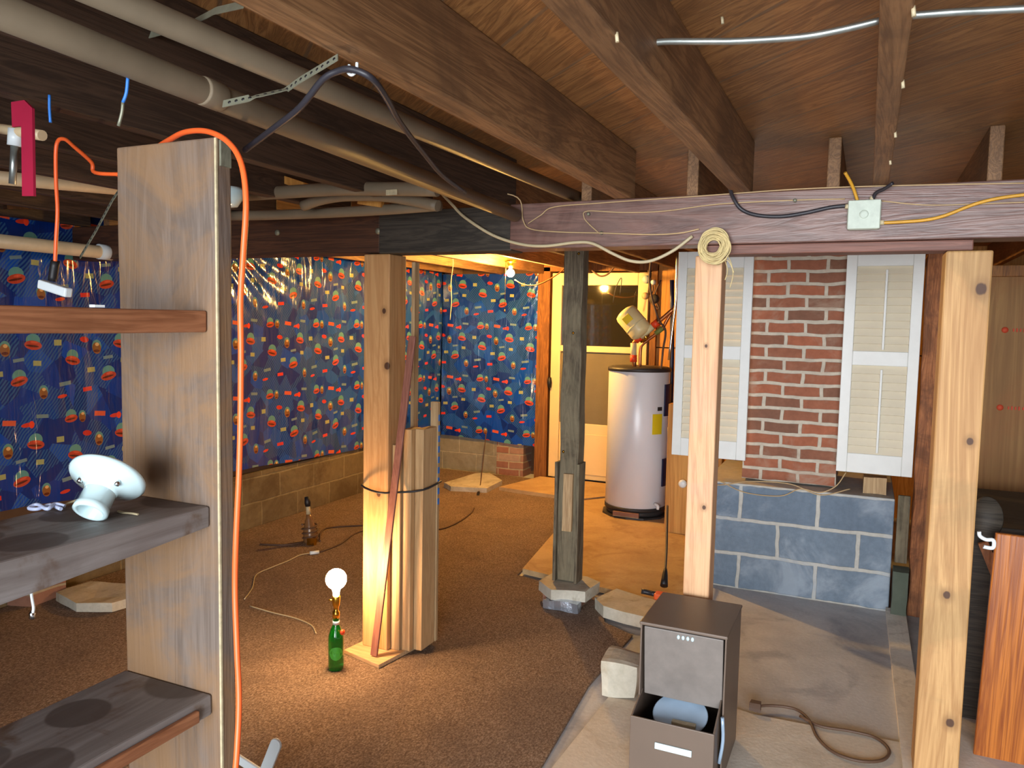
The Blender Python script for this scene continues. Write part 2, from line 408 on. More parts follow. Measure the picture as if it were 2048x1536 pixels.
# printed plastic sheet: generic bright blobs, banners and hatching
def tarp():
    m = MT('printed_plastic_sheet'); P = .54
    uv = m.new('ShaderNodeTexCoord').outputs['UV']
    t = m.vm('FRACTION', m.vm('DIVIDE', uv, (P, P, 1)))
    t = m.vm('MULTIPLY', t, (P, P, 0))
    base = m.noise(uv, 7, 2, .5)
    vo = m.new('ShaderNodeTexVoronoi'); m.link(uv, vo.inputs['Vector']); vo.inputs['Scale'].default_value = 9
    sp = m.new('ShaderNodeSeparateColor'); m.link(vo.outputs['Color'], sp.inputs[0])
    col = m.ramp(sp.outputs[0], [(0, C(12, 44, 122)), (.4, C(14, 56, 146)), (.75, C(16, 72, 176))], 'CONSTANT')
    su = m.new('ShaderNodeSeparateXYZ'); m.link(uv, su.inputs[0])
    d = m.math('ADD', m.math('MULTIPLY', su.outputs[0], .8), m.math('MULTIPLY', su.outputs[1], -.6))
    d = m.math('ADD', d, m.math('MULTIPLY', base, .03))
    h = m.math('GREATER_THAN', m.math('FRACT', m.math('MULTIPLY', d, 62)), .5)
    hm = m.math('GREATER_THAN', sp.outputs[1], .42)
    col = m.mix(m.math('MULTIPLY', m.math('MULTIPLY', h, hm), .75), col, C(52, 100, 150))
    def ell(cx, cy, rx, ry, ang, c, box=False):
        nonlocal col
        mp = m.new('ShaderNodeMapping'); mp.vector_type = 'TEXTURE'; m.link(t, mp.inputs[0])
        mp.inputs['Location'].default_value = (cx, cy, 0); mp.inputs['Rotation'].default_value = (0, 0, math.radians(ang)); mp.inputs['Scale'].default_value = (rx, ry, 1)
        v = mp.outputs[0]
        if box:
            a = m.vm('ABSOLUTE', v); s_ = m.new('ShaderNodeSeparateXYZ'); m.link(a, s_.inputs[0])
            l = m.math('MAXIMUM', s_.outputs[0], s_.outputs[1])
        else: l = m.vm('LENGTH', v)
        col = m.mix(m.math('LESS_THAN', l, 1), col, c)
    RED = C(184, 70, 48); TEAL = C(92, 150, 148); GOLD = C(140, 92, 50); YEL = C(160, 166, 112); PALE = C(112, 140, 148); DK = C(92, 40, 30); ORG = C(212, 92, 62)
    for cx, cy, s_, a in ((.13, .24, 1, -12), (.36, .14, 1, 14), (.44, .33, 1, -8), (.11, .45, .85, 8)):
        ell(cx, cy+.014*s_, .038*s_, .036*s_, a, TEAL)
        ell(cx, cy-.012*s_, .047*s_, .025*s_, a, RED)
        ell(cx-.004, cy-.016*s_, .036*s_, .006*s_, a, DK)
        ell(cx+.006, cy+.004, .02*s_, .006*s_, a, ORG)
    for cx, cy, s_ in ((.29, .30, 1), (.49, .06, .9), (.18, .445, .8)):
        ell(cx, cy+.006, .029*s_, .037*s_, 0, TEAL)
        ell(cx, cy-.006, .026*s_, .034*s_, 10, GOLD)
        ell(cx+.003, cy+.016, .012*s_, .010*s_, 0, C(220, 180, 120)); ell(cx, cy-.022, .018*s_, .008*s_, 0, DK)
    ell(.30, .45, .036, .014, -6, ORG, True); ell(.22, .06, .03, .012, 4, C(214, 60, 52), True)
    ell(.40, .43, .036, .012, 6, C(206, 60, 40)); ell(.42, .43, .014, .02, 0, C(236, 70, 40))
    ell(.04, .33, .022, .016, 0, YEL, True); ell(.25, .17, .026, .014, 3, YEL, True); ell(.46, .22, .022, .014, -3, YEL, True)
    ell(.08, .10, .036, .011, 8, PALE, True); ell(.36, .24, .03, .009, 8, PALE, True); ell(.48, .47, .034, .010, -4, PALE, True)
    ell(.06, .03, .030, .010, 8, C(206, 60, 40)); ell(.21, .345, .03, .016, -8, C(196, 52, 44))
    ob = m.coords(False)
    n1 = m.noise(m.vm('MULTIPLY', uv, (7, 1.2, 1)), 2.2, 3, .5, 1.0); n2 = m.noise(uv, 12, 3, .5)
    m.bump(m.math('ADD', n1, m.math('MULTIPLY', n2, .12)), .35, .03)
    return m.done(col, .16, **{'Specular IOR Level': .5, 'Coat Weight': .35, 'Coat Roughness': .06})
M['tarp'] = tarp()

# ================================================================ SETTING
XL, YB, XR = -4.10, 7.16, 1.45
ZC = 2.245
b = NB(); box(b, -6, 4, -9, 8, -.1, 0); struct(obj('floor', b, M['floor']))
b = NB(); box(b, XL-.2, XR+.2, -1.3, 7.4, ZC, ZC+.03); struct(obj('ceiling', b, M['subfloor']))
b = NB(); box(b, XL-.2, XL, -1.3, 7.4, 0, .42); wl = struct(obj('wall_left', b, M['found']))
b = NB(); box(b, XL-.15, XL-.03, -1.3, 7.4, .42, ZC); obj('wall_panelling', b, M['dark_wall'], wl)
b = NB(); box(b, XL, -3.42, YB, YB+.2, 0, .4); wb = struct(obj('wall_back', b, M['found_x']))
b = NB(); box(b, XL-.2, XR+.15, YB+.2, YB+.25, 0, ZC); obj('outer_boarding', b, M['dark_wall'], wb)
b = NB(); box(b, -3.42, -3.12, YB-.01, YB+.2, 0, .4); obj('brick_patch', b, M['brick_small'], wb)['label'] = 'red brick infill'
b = NB(); box(b, XL, -2.92, YB+.06, YB+.2, .4, ZC); obj('wall_panelling', b, M['dark_wall'], wb)
b = NB(); box(b, -1.80, XR, YB, YB+.2, 0, 1.36); box(b, -1.80, XR, YB+.004, YB+.2, 1.37, ZC); obj('plywood_lining', b, M['ply_yellow'], wb)['label'] = 'amber plywood lining'
b = NB(); box(b, XR, XR+.15, -1.3, 7.4, 0, ZC); struct(obj('wall_right', b, M['dark_wall']))
b = NB(); box(b, XL-.2, -1.35, -1.45, -1.3, 0, ZC); struct(obj('wall_rear_added', b, M['dark_wall']))  # unseen wall added to keep daylight off the left ceiling and sheet
b = NB(); box(b, .36, XR, 4.80, 4.9, 0, 1.86); wbr = struct(obj('wall_partition', b, M['panel_brown']))
b = NB(); box(b, .36, XR, 4.77, 4.8, .62, .66); obj('rail', b, M['beam_black'], wbr, bevel=.004)
b = NB(); box(b, .36, XR, 4.77, 4.8, 1.86, 1.92); obj('top_rail', b, M['frame_wood'], wbr, bevel=.004)['label'] = 'orange brown top rail'
# faded red stamps on the panel
b = NB()
for px, py in ((2010, 660), (2000, 815)):
    c = PY(px, py, 4.797)
    lathe(b, [(0, 0), (.016, 0), (.016, .003), (0, .003)], Matrix.Translation(c) @ Matrix.Rotation(PI/2, 4, 'X'), 14)
    for k, (dx, hh) in enumerate(((.035, .016), (.05, .02), (.066, .016), (.082, .02), (.1, .014))):
        box(b, c.x+dx, c.x+dx+.007, 4.794, 4.7995, c.z-hh/2, c.z+hh/2)
obj('red_stamp', b, plain('red_stamp', C(186, 66, 34), .7), wbr)['label'] = 'faded red stamped marks'

# back door
b = NB(); box(b, -2.80, -1.90, YB+.05, YB+.09, .05, 2.05)
do = struct(obj('door_1', b, M['screen'])); do['label'] = 'cream storm door'
DX0, DX1 = -2.83, -1.87; yf = YB-.05
def dbox(nm, x0, x1, z0, z1, mat, y0=yf, y1=YB+.05, bev=.006, lab=None):
    b = NB(); box(b, x0, x1, y0, y1, z0, z1); o = obj(nm, b, mat, do, bevel=bev)
    if lab: o['label'] = lab
    return o
dbox('stile', DX0, DX0+.10, .05, 2.06, M['door_cream']); dbox('stile', DX1-.10, DX1, .05, 2.06, M['door_cream'])
dbox('top_rail', DX0+.10, DX1-.10, 1.94, 2.06, M['door_cream'])
dbox('middle_rail', DX0+.10, DX1-.10, 1.30, 1.36, M['door_cream'])
dbox('kick_panel', DX0+.10, DX1-.10, .05, .60, M['door_cream'], yf+.02)
b = NB(); box(b, DX0+.13, DX1-.13, yf+.012, yf+.02, .10, .50); obj('panel_ridge', b, M['door_cream'], do, bevel=.006)
dbox('glass_pane', DX0+.10, DX1-.10, 1.36, 1.94, M['glassdark'], yf+.03, yf+.036, 0, 'dark glossy upper pane')
dbox('screen_panel', DX0+.10, DX1-.10, .60, 1.30, M['screen'], yf+.03, yf+.036, 0, 'grey lower insect screen')
b = NB(); c = PY(1099, 765, yf-.02); lathe(b, [(0, -.055), (.018, -.05), (.024, 0), (.018, .05), (0, .055)], Matrix.Translation(c), 12); obj('door_handle', b, M['black'], do)['label'] = 'black door handle'
b = NB(); box(b, -2.98, -2.85, YB-.06, YB+.1, 0, 2.12); box(b, -1.85, -1.79, YB-.04, YB+.1, 0, 2.12); box(b, -2.98, -1.79, YB-.06, YB+.1, 2.075, 2.16)
struct(obj('trim_1', b, M['frame_wood'], bevel=.004))
# pale concrete curb on the right
b = NB(); prism(b, [(.17, 4.70), (.27, 4.70), (.275, 2.2), (.20, 2.2)], 0, .03); rough(b, .006, 6, 3, 3); struct(obj('trim_2', b, M['curb']))

# ================================================================ CEILING TIMBER
def board(nm, x0, x1, y0, y1, z0, z1, mat, lab, cat, group=None, bev=.004):
    b = NB(); box(b, x0, x1, y0, y1, z0, z1); o = obj(nm, b, mat, bevel=bev)
    return tag(o, lab, cat, group)
zt = 2.055
near = [(-3.98, 'ceiling joist running towards the beam, hard against the blue sheet on the left wall'),
        (-3.54, 'dark ceiling joist, second out from the left wall on the near side of the beam'),
        (-3.10, 'dark ceiling joist above the upper cream pipe at far left'),
        (-2.66, 'dark ceiling joist above the crimson strip, near side of the beam'),
        (-2.22, 'dark ceiling joist carrying the round lamp holder behind the shelf upright'),
        (-1.785, 'dark ceiling joist above the shelf upright'),
        (-1.385, 'brown ceiling joist just left of the lower grey drain pipe'),
        (-.885, 'wide brown ceiling joist with the metal pipe strap and white cable hook on its edge'),
        (-.442, 'brown ceiling joist where the shiny metal cable begins'),
        (.015, 'brown ceiling joist near the grey junction box, crossed by the shiny metal cable'),
        (.46, 'ceiling joist at the far right edge, its end resting by the yellow cable'),
        (.92, 'ceiling joist beyond the right post, near side of the beam'),
        (1.36, 'ceiling joist along the right wall')]
for x, lab in near:
    w = .066 if x in (-.885, -.442) else .048
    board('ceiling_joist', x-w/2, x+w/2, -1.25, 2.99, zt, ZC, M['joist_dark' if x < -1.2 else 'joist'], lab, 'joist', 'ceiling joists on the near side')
far = [-3.86, -3.40, -2.94, -2.45, -1.98, -1.52, -1.06, -.635, -.138, .353, .84, 1.30]
far_l = ['left wall corner', 'left of the beam bolts', 'above the leaning plank post, left of it', 'above the back door and glowing bulb', 'above the weathered grey post', 'above the water heater', 'right beside the end of the upper grey pipe', 'above the left white shutter', 'above the brick chimney', 'above the tall knotty post', 'beyond the knotty post', 'in the far right corner']
for x, l in zip(far, far_l):
    board('ceiling_joist', x-.022, x+.022, 3.01, 7.13, zt, ZC, M['joist'], 'ceiling joist behind the beam, '+l, 'joist', 'ceiling joists behind the beam')
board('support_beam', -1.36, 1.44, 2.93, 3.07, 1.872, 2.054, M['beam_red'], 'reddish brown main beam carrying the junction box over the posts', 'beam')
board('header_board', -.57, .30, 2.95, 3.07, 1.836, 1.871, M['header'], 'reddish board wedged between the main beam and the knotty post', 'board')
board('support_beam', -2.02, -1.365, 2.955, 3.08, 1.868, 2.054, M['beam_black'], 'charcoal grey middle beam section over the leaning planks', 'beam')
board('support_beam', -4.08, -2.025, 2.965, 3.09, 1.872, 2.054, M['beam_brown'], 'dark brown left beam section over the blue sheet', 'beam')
for px, py, l in ((553, 465, 'dull knob on the dark brown beam, above the blue sheet'), (755, 462, 'pale metal washer on the dark brown beam by its joint')):
    c = PY(px, py, 2.955); b = NB(); lathe(b, [(0, 0), (.014, 0), (.014, .01), (.006, .014), (0, .014)], Matrix.Translation(c+Vector((0, .012, 0))) @ Matrix.Rotation(PI/2, 4, 'X'), 10)
    tag(obj('bolt_head', b, M['strap']), l, 'bolt')

# ================================================================ POSTS
def post(nm, x0, x1, y0, y1, z0, z1, mat, lab, bev=.006):
    return board(nm, x0, x1, y0, y1, z0, z1, mat, lab, 'post', bev=bev)
post('wooden_post', -2.105, -1.965, 2.96, 3.10, .03, 1.867, M['post_new'], 'new pale pine post behind the bundled planks, lit orange by the bottle lamp')
post('wooden_post', -.605, -.505, 2.97, 3.07, 0, 1.835, M['post_mid'], 'new pale fir post behind the brown metal box, string coil at its top')
post('wooden_post', .222, .358, 2.95, 3.09, 0, 1.835, M['post_right'], 'tall knotty yellow pine post at right, under the header board')
# small loose boards under the left post
b = NB(); prism(b, [(-2.15, 2.88), (-1.915, 2.82), (-1.86, 3.20), (-2.1, 3.22)], .012, .0305); tag(obj('base_board', b, M['base_ply'], bevel=.002), 'pale plywood scrap under the planked post', 'board')
# rough red brown post, round and knotty
b = NB(); box(b, .275, .355, 4.70, 4.78, 0, 1.99)
bmesh.ops.subdivide_edges(b, edges=[e for e in b.edges if abs(e.verts[0].co.z-e.verts[1].co.z) > 1], cuts=40)
for v in b.verts: v.co += Vector((noise.noise(v.co*5)*.012, noise.noise(v.co*5+Vector((9, 0, 0)))*.012, 0))
tag(obj('wooden_post', b, M['post_red'], bevel=.008), 'rough red brown post right of the right shutter', 'post')
board('thin_board', .20, .262, 4.74, 4.76, .28, .66, M['post_old'], 'thin grey brown board between block plinth and red brown post', 'board')
b = NB(); box(b, .192, .268, 4.60, 4.72, .0, .27); rough(b, .008, 8, 3, 4); tag(obj('masonry_lump', b, M['green_block'], smooth=False), 'dark mossy masonry lump at the right foot of the plinth', 'block')
# weathered post on bricks
c0 = PZ(1128, 1165, .12)
bx_, by_ = -1.475, 4.05
t = thing('wooden_post', 'old weathered grey post with side cleats standing on a stone pad', 'post', (bx_, by_, .12))
def lean(z): return (z-.12)*-.012
b = NB(); vs = box(b, bx_-.055, bx_+.055, by_-.04, by_+.06, .125, 2.05)
bmesh.ops.subdivide_edges(b, edges=[e for e in b.edges if abs(e.verts[0].co.z-e.verts[1].co.z) > 1], cuts=26)
for v in b.verts: v.co += Vector((noise.noise(v.co*4)*.008, noise.noise(v.co*4+Vector((9, 0, 0)))*.008, 0))
obj('shaft', b, M['post_old'], t, bevel=.006)
for s in (-1, 1):
    b = NB(); vs = box(b, bx_+s*.056, bx_+s*.072, by_-.06, by_+.04, .125, .80); rough(b, .003, 9, 3, s+2); obj('side_cleat', b, M['post_old'], t)
b = NB(); box(b, bx_-.02, bx_+.035, by_-.062, by_-.042, .42, .74); rough(b, .004, 9, 3, 7); obj('front_cleat', b, M['plank_dull'], t)['label'] = 'pale split cleat'
for dx, z in ((.01, 1.52), (-.03, .86), (.03, 1.95)):
    b = NB(); lathe(b, [(0, -.004), (.008, 0), (0, .004)], Matrix.Translation((bx_+dx, by_-.046, z)) @ Matrix.Rotation(PI/2, 4, 'X'), 8)
    obj('nail', b, M['brass'], t)
b = NB(); prism(b, [(-1.62, 3.97), (-1.50, 3.86), (-1.32, 3.90), (-1.30, 4.10), (-1.40, 4.17), (-1.60, 4.16)], .062, .12); rough(b, .008, 7, 2, 5)
tag(obj('stone_pad', b, M['stone']), 'flat stone pad directly under the weathered grey post', 'stone')
b = NB(); box(b, -1.58, -1.36, 3.93, 4.12, .012, .066); rough(b, .006, 9, 2, 8); tag(obj('brick', b, M['brick_small']), 'half buried brick beneath the stone pad', 'brick')
b = NB(); vs = box(b, -1.545, -1.345, 3.85, 3.90, .012, .062); rough(b, .012, 14, 5, 2); tag(obj('foil_scrap', b, M['foil']), 'shiny silver foil scrap in front of the stone pad', 'scrap')

# planks bundled against the left post
def plank(x0, x1, y0, y1, z1, mat, lab, top=None):
    b = NB(); box(b, x0, x1, y0, y1, .031, z1)
    return tag(obj('plank', b, mat, bevel=.003), lab, 'plank', 'planks strapped to the post')
plank(-1.960, -1.915, 2.985, 3.075, 1.00, M['plank_dull'], 'shortest of the pale planks strapped to the right of the post')
plank(-1.912, -1.868, 3.00, 3.09, 1.075, M['plank'], 'pale plank in the middle of the strapped bundle')
plank(-1.865, -1.822, 3.03, 3.15, 1.075, M['plank'], 'outer pale plank on the right of the strapped bundle')
b = NB(); box(b, -1.86, -1.818, 3.155, 3.175, .031, 1.19); o = tag(obj('plank', b, M['plank_dull'], bevel=.002), 'thin plank with blue printed edge behind the strapped bundle', 'plank', 'planks strapped to the post')
b = NB()
for k in range(9): box(b, -1.8178, -1.8165, 3.157, 3.173, .70+k*.05, .73+k*.05)
o = obj('blue_print', b, M['blue'], o); o['label'] = 'blue printed dashes on the edge'; o['kind'] = 'stuff'
b = NB(); beam(b, (-1.925, 3.115, .032), (-1.925, 3.115, 1.84), .018, .04, (0, 1, 0)); tag(obj('batten', b, M['plank_dull'], bevel=.002), 'slim full height batten standing right of the pine post', 'batten')
b = NB(); beam(b, PZ(748, 1311, .036) , PY(823, 672, 2.97)+Vector((0, .01, 0)), .035, .012, (0, -1, .1)); tag(obj('batten', b, M['strip_red'], bevel=.002), 'reddish brown strip leaning across the front of the strapped planks', 'batten')
b = NB(); tube(b, [(-2.112, 3.05, .80), (-2.108, 2.955, .80), (-1.98, 2.905, .79), (-1.915, 2.975, .785), (-1.85, 3.01, .79), (-1.81, 3.06, .80), (-1.812, 3.18, .81)], .005, 6, 3); tag(obj('binding_wire', b, M['dark_grey']), 'dark wire binding the planks to the pine post', 'wire')
# ================================================================ CHIMNEY, PLINTH, SHUTTERS
b = NB(); box(b, -.86, .184, 4.72, 5.55, 0, .64); tag(obj('block_plinth', b, M['plinth'], bevel=.006, base=(-.86, 4.72, 0)), 'low blue grey concrete block plinth under the brick chimney', 'plinth')
b = NB(); box(b, -.655, -.125, 4.85, 5.3, .650, ZC-.002)
bmesh.ops.subdivide_edges(b, edges=b.edges[:], cuts=14, use_grid_fill=True)
for v in b.verts: v.co += noise.noise_vector(v.co*7)*.006
tag(obj('brick_chimney', b, M['brick']), 'old red brick chimney standing between the two white shutters', 'chimney')
def shutter(x0, x1, z0, z1, y, lab, grp, lean_=0):
    t = thing('window_shutter', lab, 'shutter', ((x0+x1)/2, y, z0))
    sw = .055; th = .03; zm = z0+(z1-z0)*.515
    b = NB(); box(b, x0, x0+sw, y, y+th, z0, z1); box(b, x1-sw, x1, y, y+th, z0, z1)
    box(b, x0+sw, x1-sw, y, y+th, z1-.10, z1); box(b, x0+sw, x1-sw, y, y+th, z0, z0+.11); box(b, x0+sw, x1-sw, y, y+th, zm-.04, zm+.04)
    obj('frame', b, M['white_paint'], t, bevel=.003)
    for a, c in ((z0+.11, zm-.04), (zm+.04, z1-.10)):
        b = NB(); n = 11
        for k in range(n):
            zc = a+(k+.5)*(c-a)/n
            Mx = Matrix.Translation(((x0+x1)/2, y+.018, zc)) @ Matrix.Rotation(math.radians(-24), 4, 'X')
            w = (x1-x0)/2-sw
            box(b, -w, w, -.004, .004, -(c-a)/n*.57, (c-a)/n*.57, Mx)
        obj('louver_panel', b, M['louver'], t, bevel=.001)
        b = NB(); xm = (x0+x1)/2+.012; box(b, xm-.006, xm+.006, y-.006, y+.008, a+.01, c-.02); obj('tilt_rod', b, M['white_paint'], t, bevel=.002)
    return t
shutter(-1.072, -.628, .772, 2.02, 4.76, 'white louvered shutter behind the pale fir post, left of the chimney', 'shutters')
rs = shutter(-.125, .262, .765, 2.02, 4.74, 'white louvered shutter on the right side of the brick chimney', 'shutters')
b = NB(); box(b, .02, .14, 4.80, 4.9, .642, .735); rough(b, .006, 9, 2, 4); tag(obj('wood_block', b, M['plank_dull']), 'wood offcut on the plinth below the right shutter', 'block')
# thin wires draped over the plinth edge
for i, (pts, lab) in enumerate([
    ([(1440, 962), (1490, 985), (1560, 992), (1600, 978), (1640, 985), (1672, 972), (1692, 945)], 'thin beige wire looping over the plinth ledge up to the right shutter'),
    ([(1372, 966), (1440, 970), (1500, 963), (1580, 968), (1640, 990), (1700, 978)], 'thin brown wire lying along the plinth ledge')]):
    b = NB(); tube(b, [PY(x, y, 4.712) for x, y in pts], .0035, 6); tag(obj('wire', b, M['thin_wire']), lab, 'wire')

# ================================================================ WATER HEATER
hx, hy = -1.655, 6.10; hr = .245
t = thing('water_heater', 'tall white electric water heater with a yellow label', 'water heater', (hx, hy, .09))
T = Matrix.Translation((hx, hy, 0))
b = NB(); lathe(b, [(0, .125), (hr-.006, .125), (hr, .131), (hr, 1.205), (hr-.004, 1.21), (0, 1.21)], T, 64); obj('tank_body', b, M['heater'], t)
b = NB(); lathe(b, [(0, 1.205), (hr+.008, 1.205), (hr+.008, 1.228), (hr-.02, 1.24), (0, 1.245)], T, 64); obj('top_cap', b, M['dark_grey'], t)['label'] = 'dark rimmed top cap'
b = NB(); lathe(b, [(0, .10), (hr+.004, .10), (hr+.004, .128), (0, .128)], T, 64); obj('base_ring', b, M['dark_grey'], t)['label'] = 'black base ring'
def wrap(a0, a1, z0, z1, r=hr+.002, th=.004, n=8):
    b = NB(); inn = []; out = []
    for k in range(n+1):
        a = math.radians(a0+(a1-a0)*k/n)
        for z in (z0, z1):
            inn.append(b.verts.new((hx+r*math.cos(a), hy+r*math.sin(a), z))); out.append(b.verts.new((hx+(r+th)*math.cos(a), hy+(r+th)*math.sin(a), z)))
    for k in range(n):
        i = 2*k
        b.faces.new((out[i], out[i+2], out[i+3], out[i+1])); b.faces.new((inn[i], inn[i+1], inn[i+3], inn[i+2]))
        b.faces.new((inn[i], inn[i+2], out[i+2], out[i])); b.faces.new((inn[i+1], out[i+1], out[i+3], inn[i+3]))
    b.faces.new((inn[0], out[0], out[1], inn[1])); b.faces.new((inn[-2], inn[-1], out[-1], out[-2]))
    return b
obj('energy_label', wrap(-48, -27, .72, .88), M['yellow_label'], t)['label'] = 'yellow energy label'
obj('small_label', wrap(-38, -28, .905, .935), M['dark_grey'], t)['label'] = 'small black label'
obj('access_panel', wrap(-22, 4, .86, 1.11, th=.012), M['navy'], t)['label'] = 'navy upper access panel'
obj('access_panel', wrap(-22, 4, .30, .52, th=.012), M['navy'], t)['label'] = 'navy lower access panel'
b = NB(); tube(b, [(hx+.20, hy-.16, .17), (hx+.235, hy-.20, .165), (hx+.235, hy-.20, .14)], .012, 8, 3); obj('drain_valve', b, M['white_plastic'], t)
b = NB(); lathe(b, [(0, .06), (.23, .06), (.235, .07), (.235, .10), (0, .10)], T, 40); tag(obj('heater_stand', b, M['dark_grey']), 'low black round stand directly beneath the water heater', 'stand')
b = NB(); box(b, hx-.11, hx+.10, hy-.262, hy-.238, .06, .098); tag(obj('brick', b, M['brick_small'], bevel=.003), 'red brick tucked at the front foot of the water heater', 'brick')
b = NB(); lathe(b, [(0, .04), (.27, .04), (.27, .059), (0, .059)], T, 12, False); tag(obj('base_tile', b, M['dark_grey']), 'dark flat base board beneath the heater stand', 'board')
# expansion tank (tilted) and pipework
ey = 6.0
A = PY(1249, 624, ey); B_ = PY(1286, 668, ey); d = (B_-A).normalized(); L = (B_-A).length
Mx = axisM(A, B_); r_ = .092
t = thing('expansion_tank', 'tilted cream expansion tank with a yellow sticker above the water heater', 'tank', tuple((A+B_)/2))
b = NB(); lathe(b, [(0, -.012), (r_*.6, -.008), (r_*.92, .006), (r_, .028), (r_, L-.03), (r_*.92, L-.006), (r_*.55, L+.012), (0, L+.016)], Mx, 40); obj('shell', b, M['tank_cream'], t)
b = NB(); lathe(b, [(r_, L*.62), (r_+.003, L*.63), (r_+.003, L*.66), (r_, L*.67)], Mx, 40); obj('seam_band', b, M['foam'], t)
fwd = (Vector((0, -1, 0)) - d*d.dot(Vector((0, -1, 0)))).normalized(); sd = d.cross(fwd)
cc = A+d*L*.33+fwd*(r_*.99)
Ml = Matrix(((sd.x, d.x, fwd.x, cc.x), (sd.y, d.y, fwd.y, cc.y), (sd.z, d.z, fwd.z, cc.z), (0, 0, 0, 1)))
b = NB(); box(b, -.035, .035, -.03, .03, -.012, .003, Ml); obj('sticker', b, M['yellow_label'], t, bevel=.002)['label'] = 'yellow sticker'
b = NB(); tube(b, [B_+d*.012, B_+d*.045, PY(1282, 683, ey+.02)], .014, 8, 2); obj('neck', b, M['brass'], t)
t = thing('water_pipe', 'cream wrapped pipe with red taped joints rising from the water heater', 'pipe', tuple(PY(1268, 738, 6.02)))
def seg(nm, pts, r, mat, par, y=6.0, lab=None, sm=3):
    b = NB(); tube(b, [PY(px, py, y) for px, py in pts], r, 12, sm); o = obj(nm, b, mat, par)
    if lab: o['label'] = lab
seg('pipe', [(1269, 740), (1268, 690), (1274, 680), (1312, 648), (1354, 612)], .016, M['copper'], t, 6.0)
seg('pipe_wrap', [(1267, 714), (1267, 686)], .024, M['foam'], t, 6.0, 'cream foam sleeve'); seg('pipe_wrap', [(1280, 674), (1308, 651)], .026, M['foam'], t, 6.0, 'cream foam sleeve')
seg('tape_band', [(1267, 724), (1267, 710)], .027, M['red'], t, 6.0, 'red tape'); seg('tape_band', [(1271, 681), (1281, 673)], .030, M['red'], t, 6.0, 'red tape'); seg('tape_band', [(1306, 652), (1316, 644)], .029, M['red'], t, 6.0, 'red tape')
t = thing('water_pipe', 'bare copper pipe behind the red taped pipe, bending up to the right', 'pipe', tuple(PY(1280, 736, 6.02)))
seg('pipe', [(1280, 740), (1281, 700), (1288, 686), (1322, 660), (1334, 640), (1358, 600)], .013, M['copper'], t, 6.06)
seg('pipe_wrap', [(1311, 667), (1326, 656)], .02, plain('olive_wrap', C(130, 140, 70), .6), t, 6.06, 'olive green wrap')
b = NB(); tube(b, [PY(x, y, 5.98) for x, y in ((1302, 520), (1299, 560), (1305, 600), (1318, 640), (1331, 662), (1326, 700), (1322, 740))], .008, 8); tag(obj('power_cable', b, M['brown_cable']), 'brown cable hanging down to the top of the water heater', 'cable')
t = thing('wall_junction', 'cluster of round cable boxes high on the amber plywood', 'junction', tuple(PY(1300, 560, 6.6)))
for px, py, r, mm in ((1294, 559, .035, 'jbox'), (1308, 565, .022, 'white_plastic'), (1292, 592, .03, 'plank'), (1310, 598, .04, 'beam_black')):
    c = PY(px, py, 6.55); b = NB(); lathe(b, [(0, 0), (r, 0), (r, .03), (r*.7, .045), (0, .045)], Matrix.Translation(c) @ Matrix.Rotation(PI/2, 4, 'X'), 16); obj('cable_box', b, M[mm], t)
b = NB(); tube(b, [PY(x, y, 6.6) for x, y in ((1296, 540), (1306, 575), (1300, 600), (1318, 618), (1310, 590), (1322, 560))], .008, 6); obj('cable', b, M['brown_cable'], t)
for pts, r, mm, lab, y in (
    ([(1355, 505), (1354, 548), (1352, 600), (1346, 650), (1338, 720)], .010, 'chrome', 'shiny thin rod beside the left shutter edge', 5.6),
    ([(1338, 855), (1336, 930), (1334, 1012)], .012, 'chrome', 'shiny vertical tube right of the water heater', 5.75),
    ([(1344, 560), (1344, 700), (1341, 860), (1340, 990)], .018, 'navy', 'dark vertical pipe between water heater and left shutter', 6.3)):
    b = NB(); tube(b, [PY(px, py, y) for px, py in pts], r, 8, 3); tag(obj('service_pipe', b, M[mm]), lab, 'pipe')
# black power cord down to an orange connector
b = NB(); t = thing('extension_cord', 'black power cord hanging by the water heater with plug into an orange connector', 'cord', tuple(PZ(1325, 1190, .08)))
tube(b, [PY(1335, 1012, 5.0), PY(1334, 1050, 4.7), PY(1333, 1100, 4.5), PY(1330, 1150, 4.25)], .007, 8); obj('cord', b, M['black_cable'], t)
b = NB(); tube(b, [PY(1331, 1138, 4.28), PY(1330, 1150, 4.25), PY(1328, 1172, 4.2)], .015, 10, 2, rad=lambda k: .010+.012*k); obj('plug', b, M['black'], t)
b = NB(); c = PZ(1322, 1187, .10); box(b, c.x-.035, c.x+.035, c.y-.03, c.y+.03, .065, .105); obj('connector', b, M['orange'], t, bevel=.01)['label'] = 'orange connector'
b = NB(); tube(b, [c+Vector((-.03, 0, -.01)), c+Vector((-.07, .01, -.01)), c+Vector((-.11, .0, -.005))], .015, 8, 2); obj('cord_end', b, M['black_cable'], t)
b = NB(); c = PY(1366, 967, 5.6); lathe(b, [(0, 0), (.03, 0), (.03, .02), (.015, .03), (0, .03)], Matrix.Translation(c) @ Matrix.Rotation(PI/2, 4, 'X'), 16); tag(obj('wall_outlet', b, M['white_plastic']), 'small round white outlet left of the pale fir post', 'outlet')
b = NB(); box(b, -1.30, -.9, 5.62, 5.72, 0, 1.0); tag(obj('support_board', b, M['ply_yellow'], bevel=.004), 'amber plywood board behind the bottom of the left shutter', 'board')

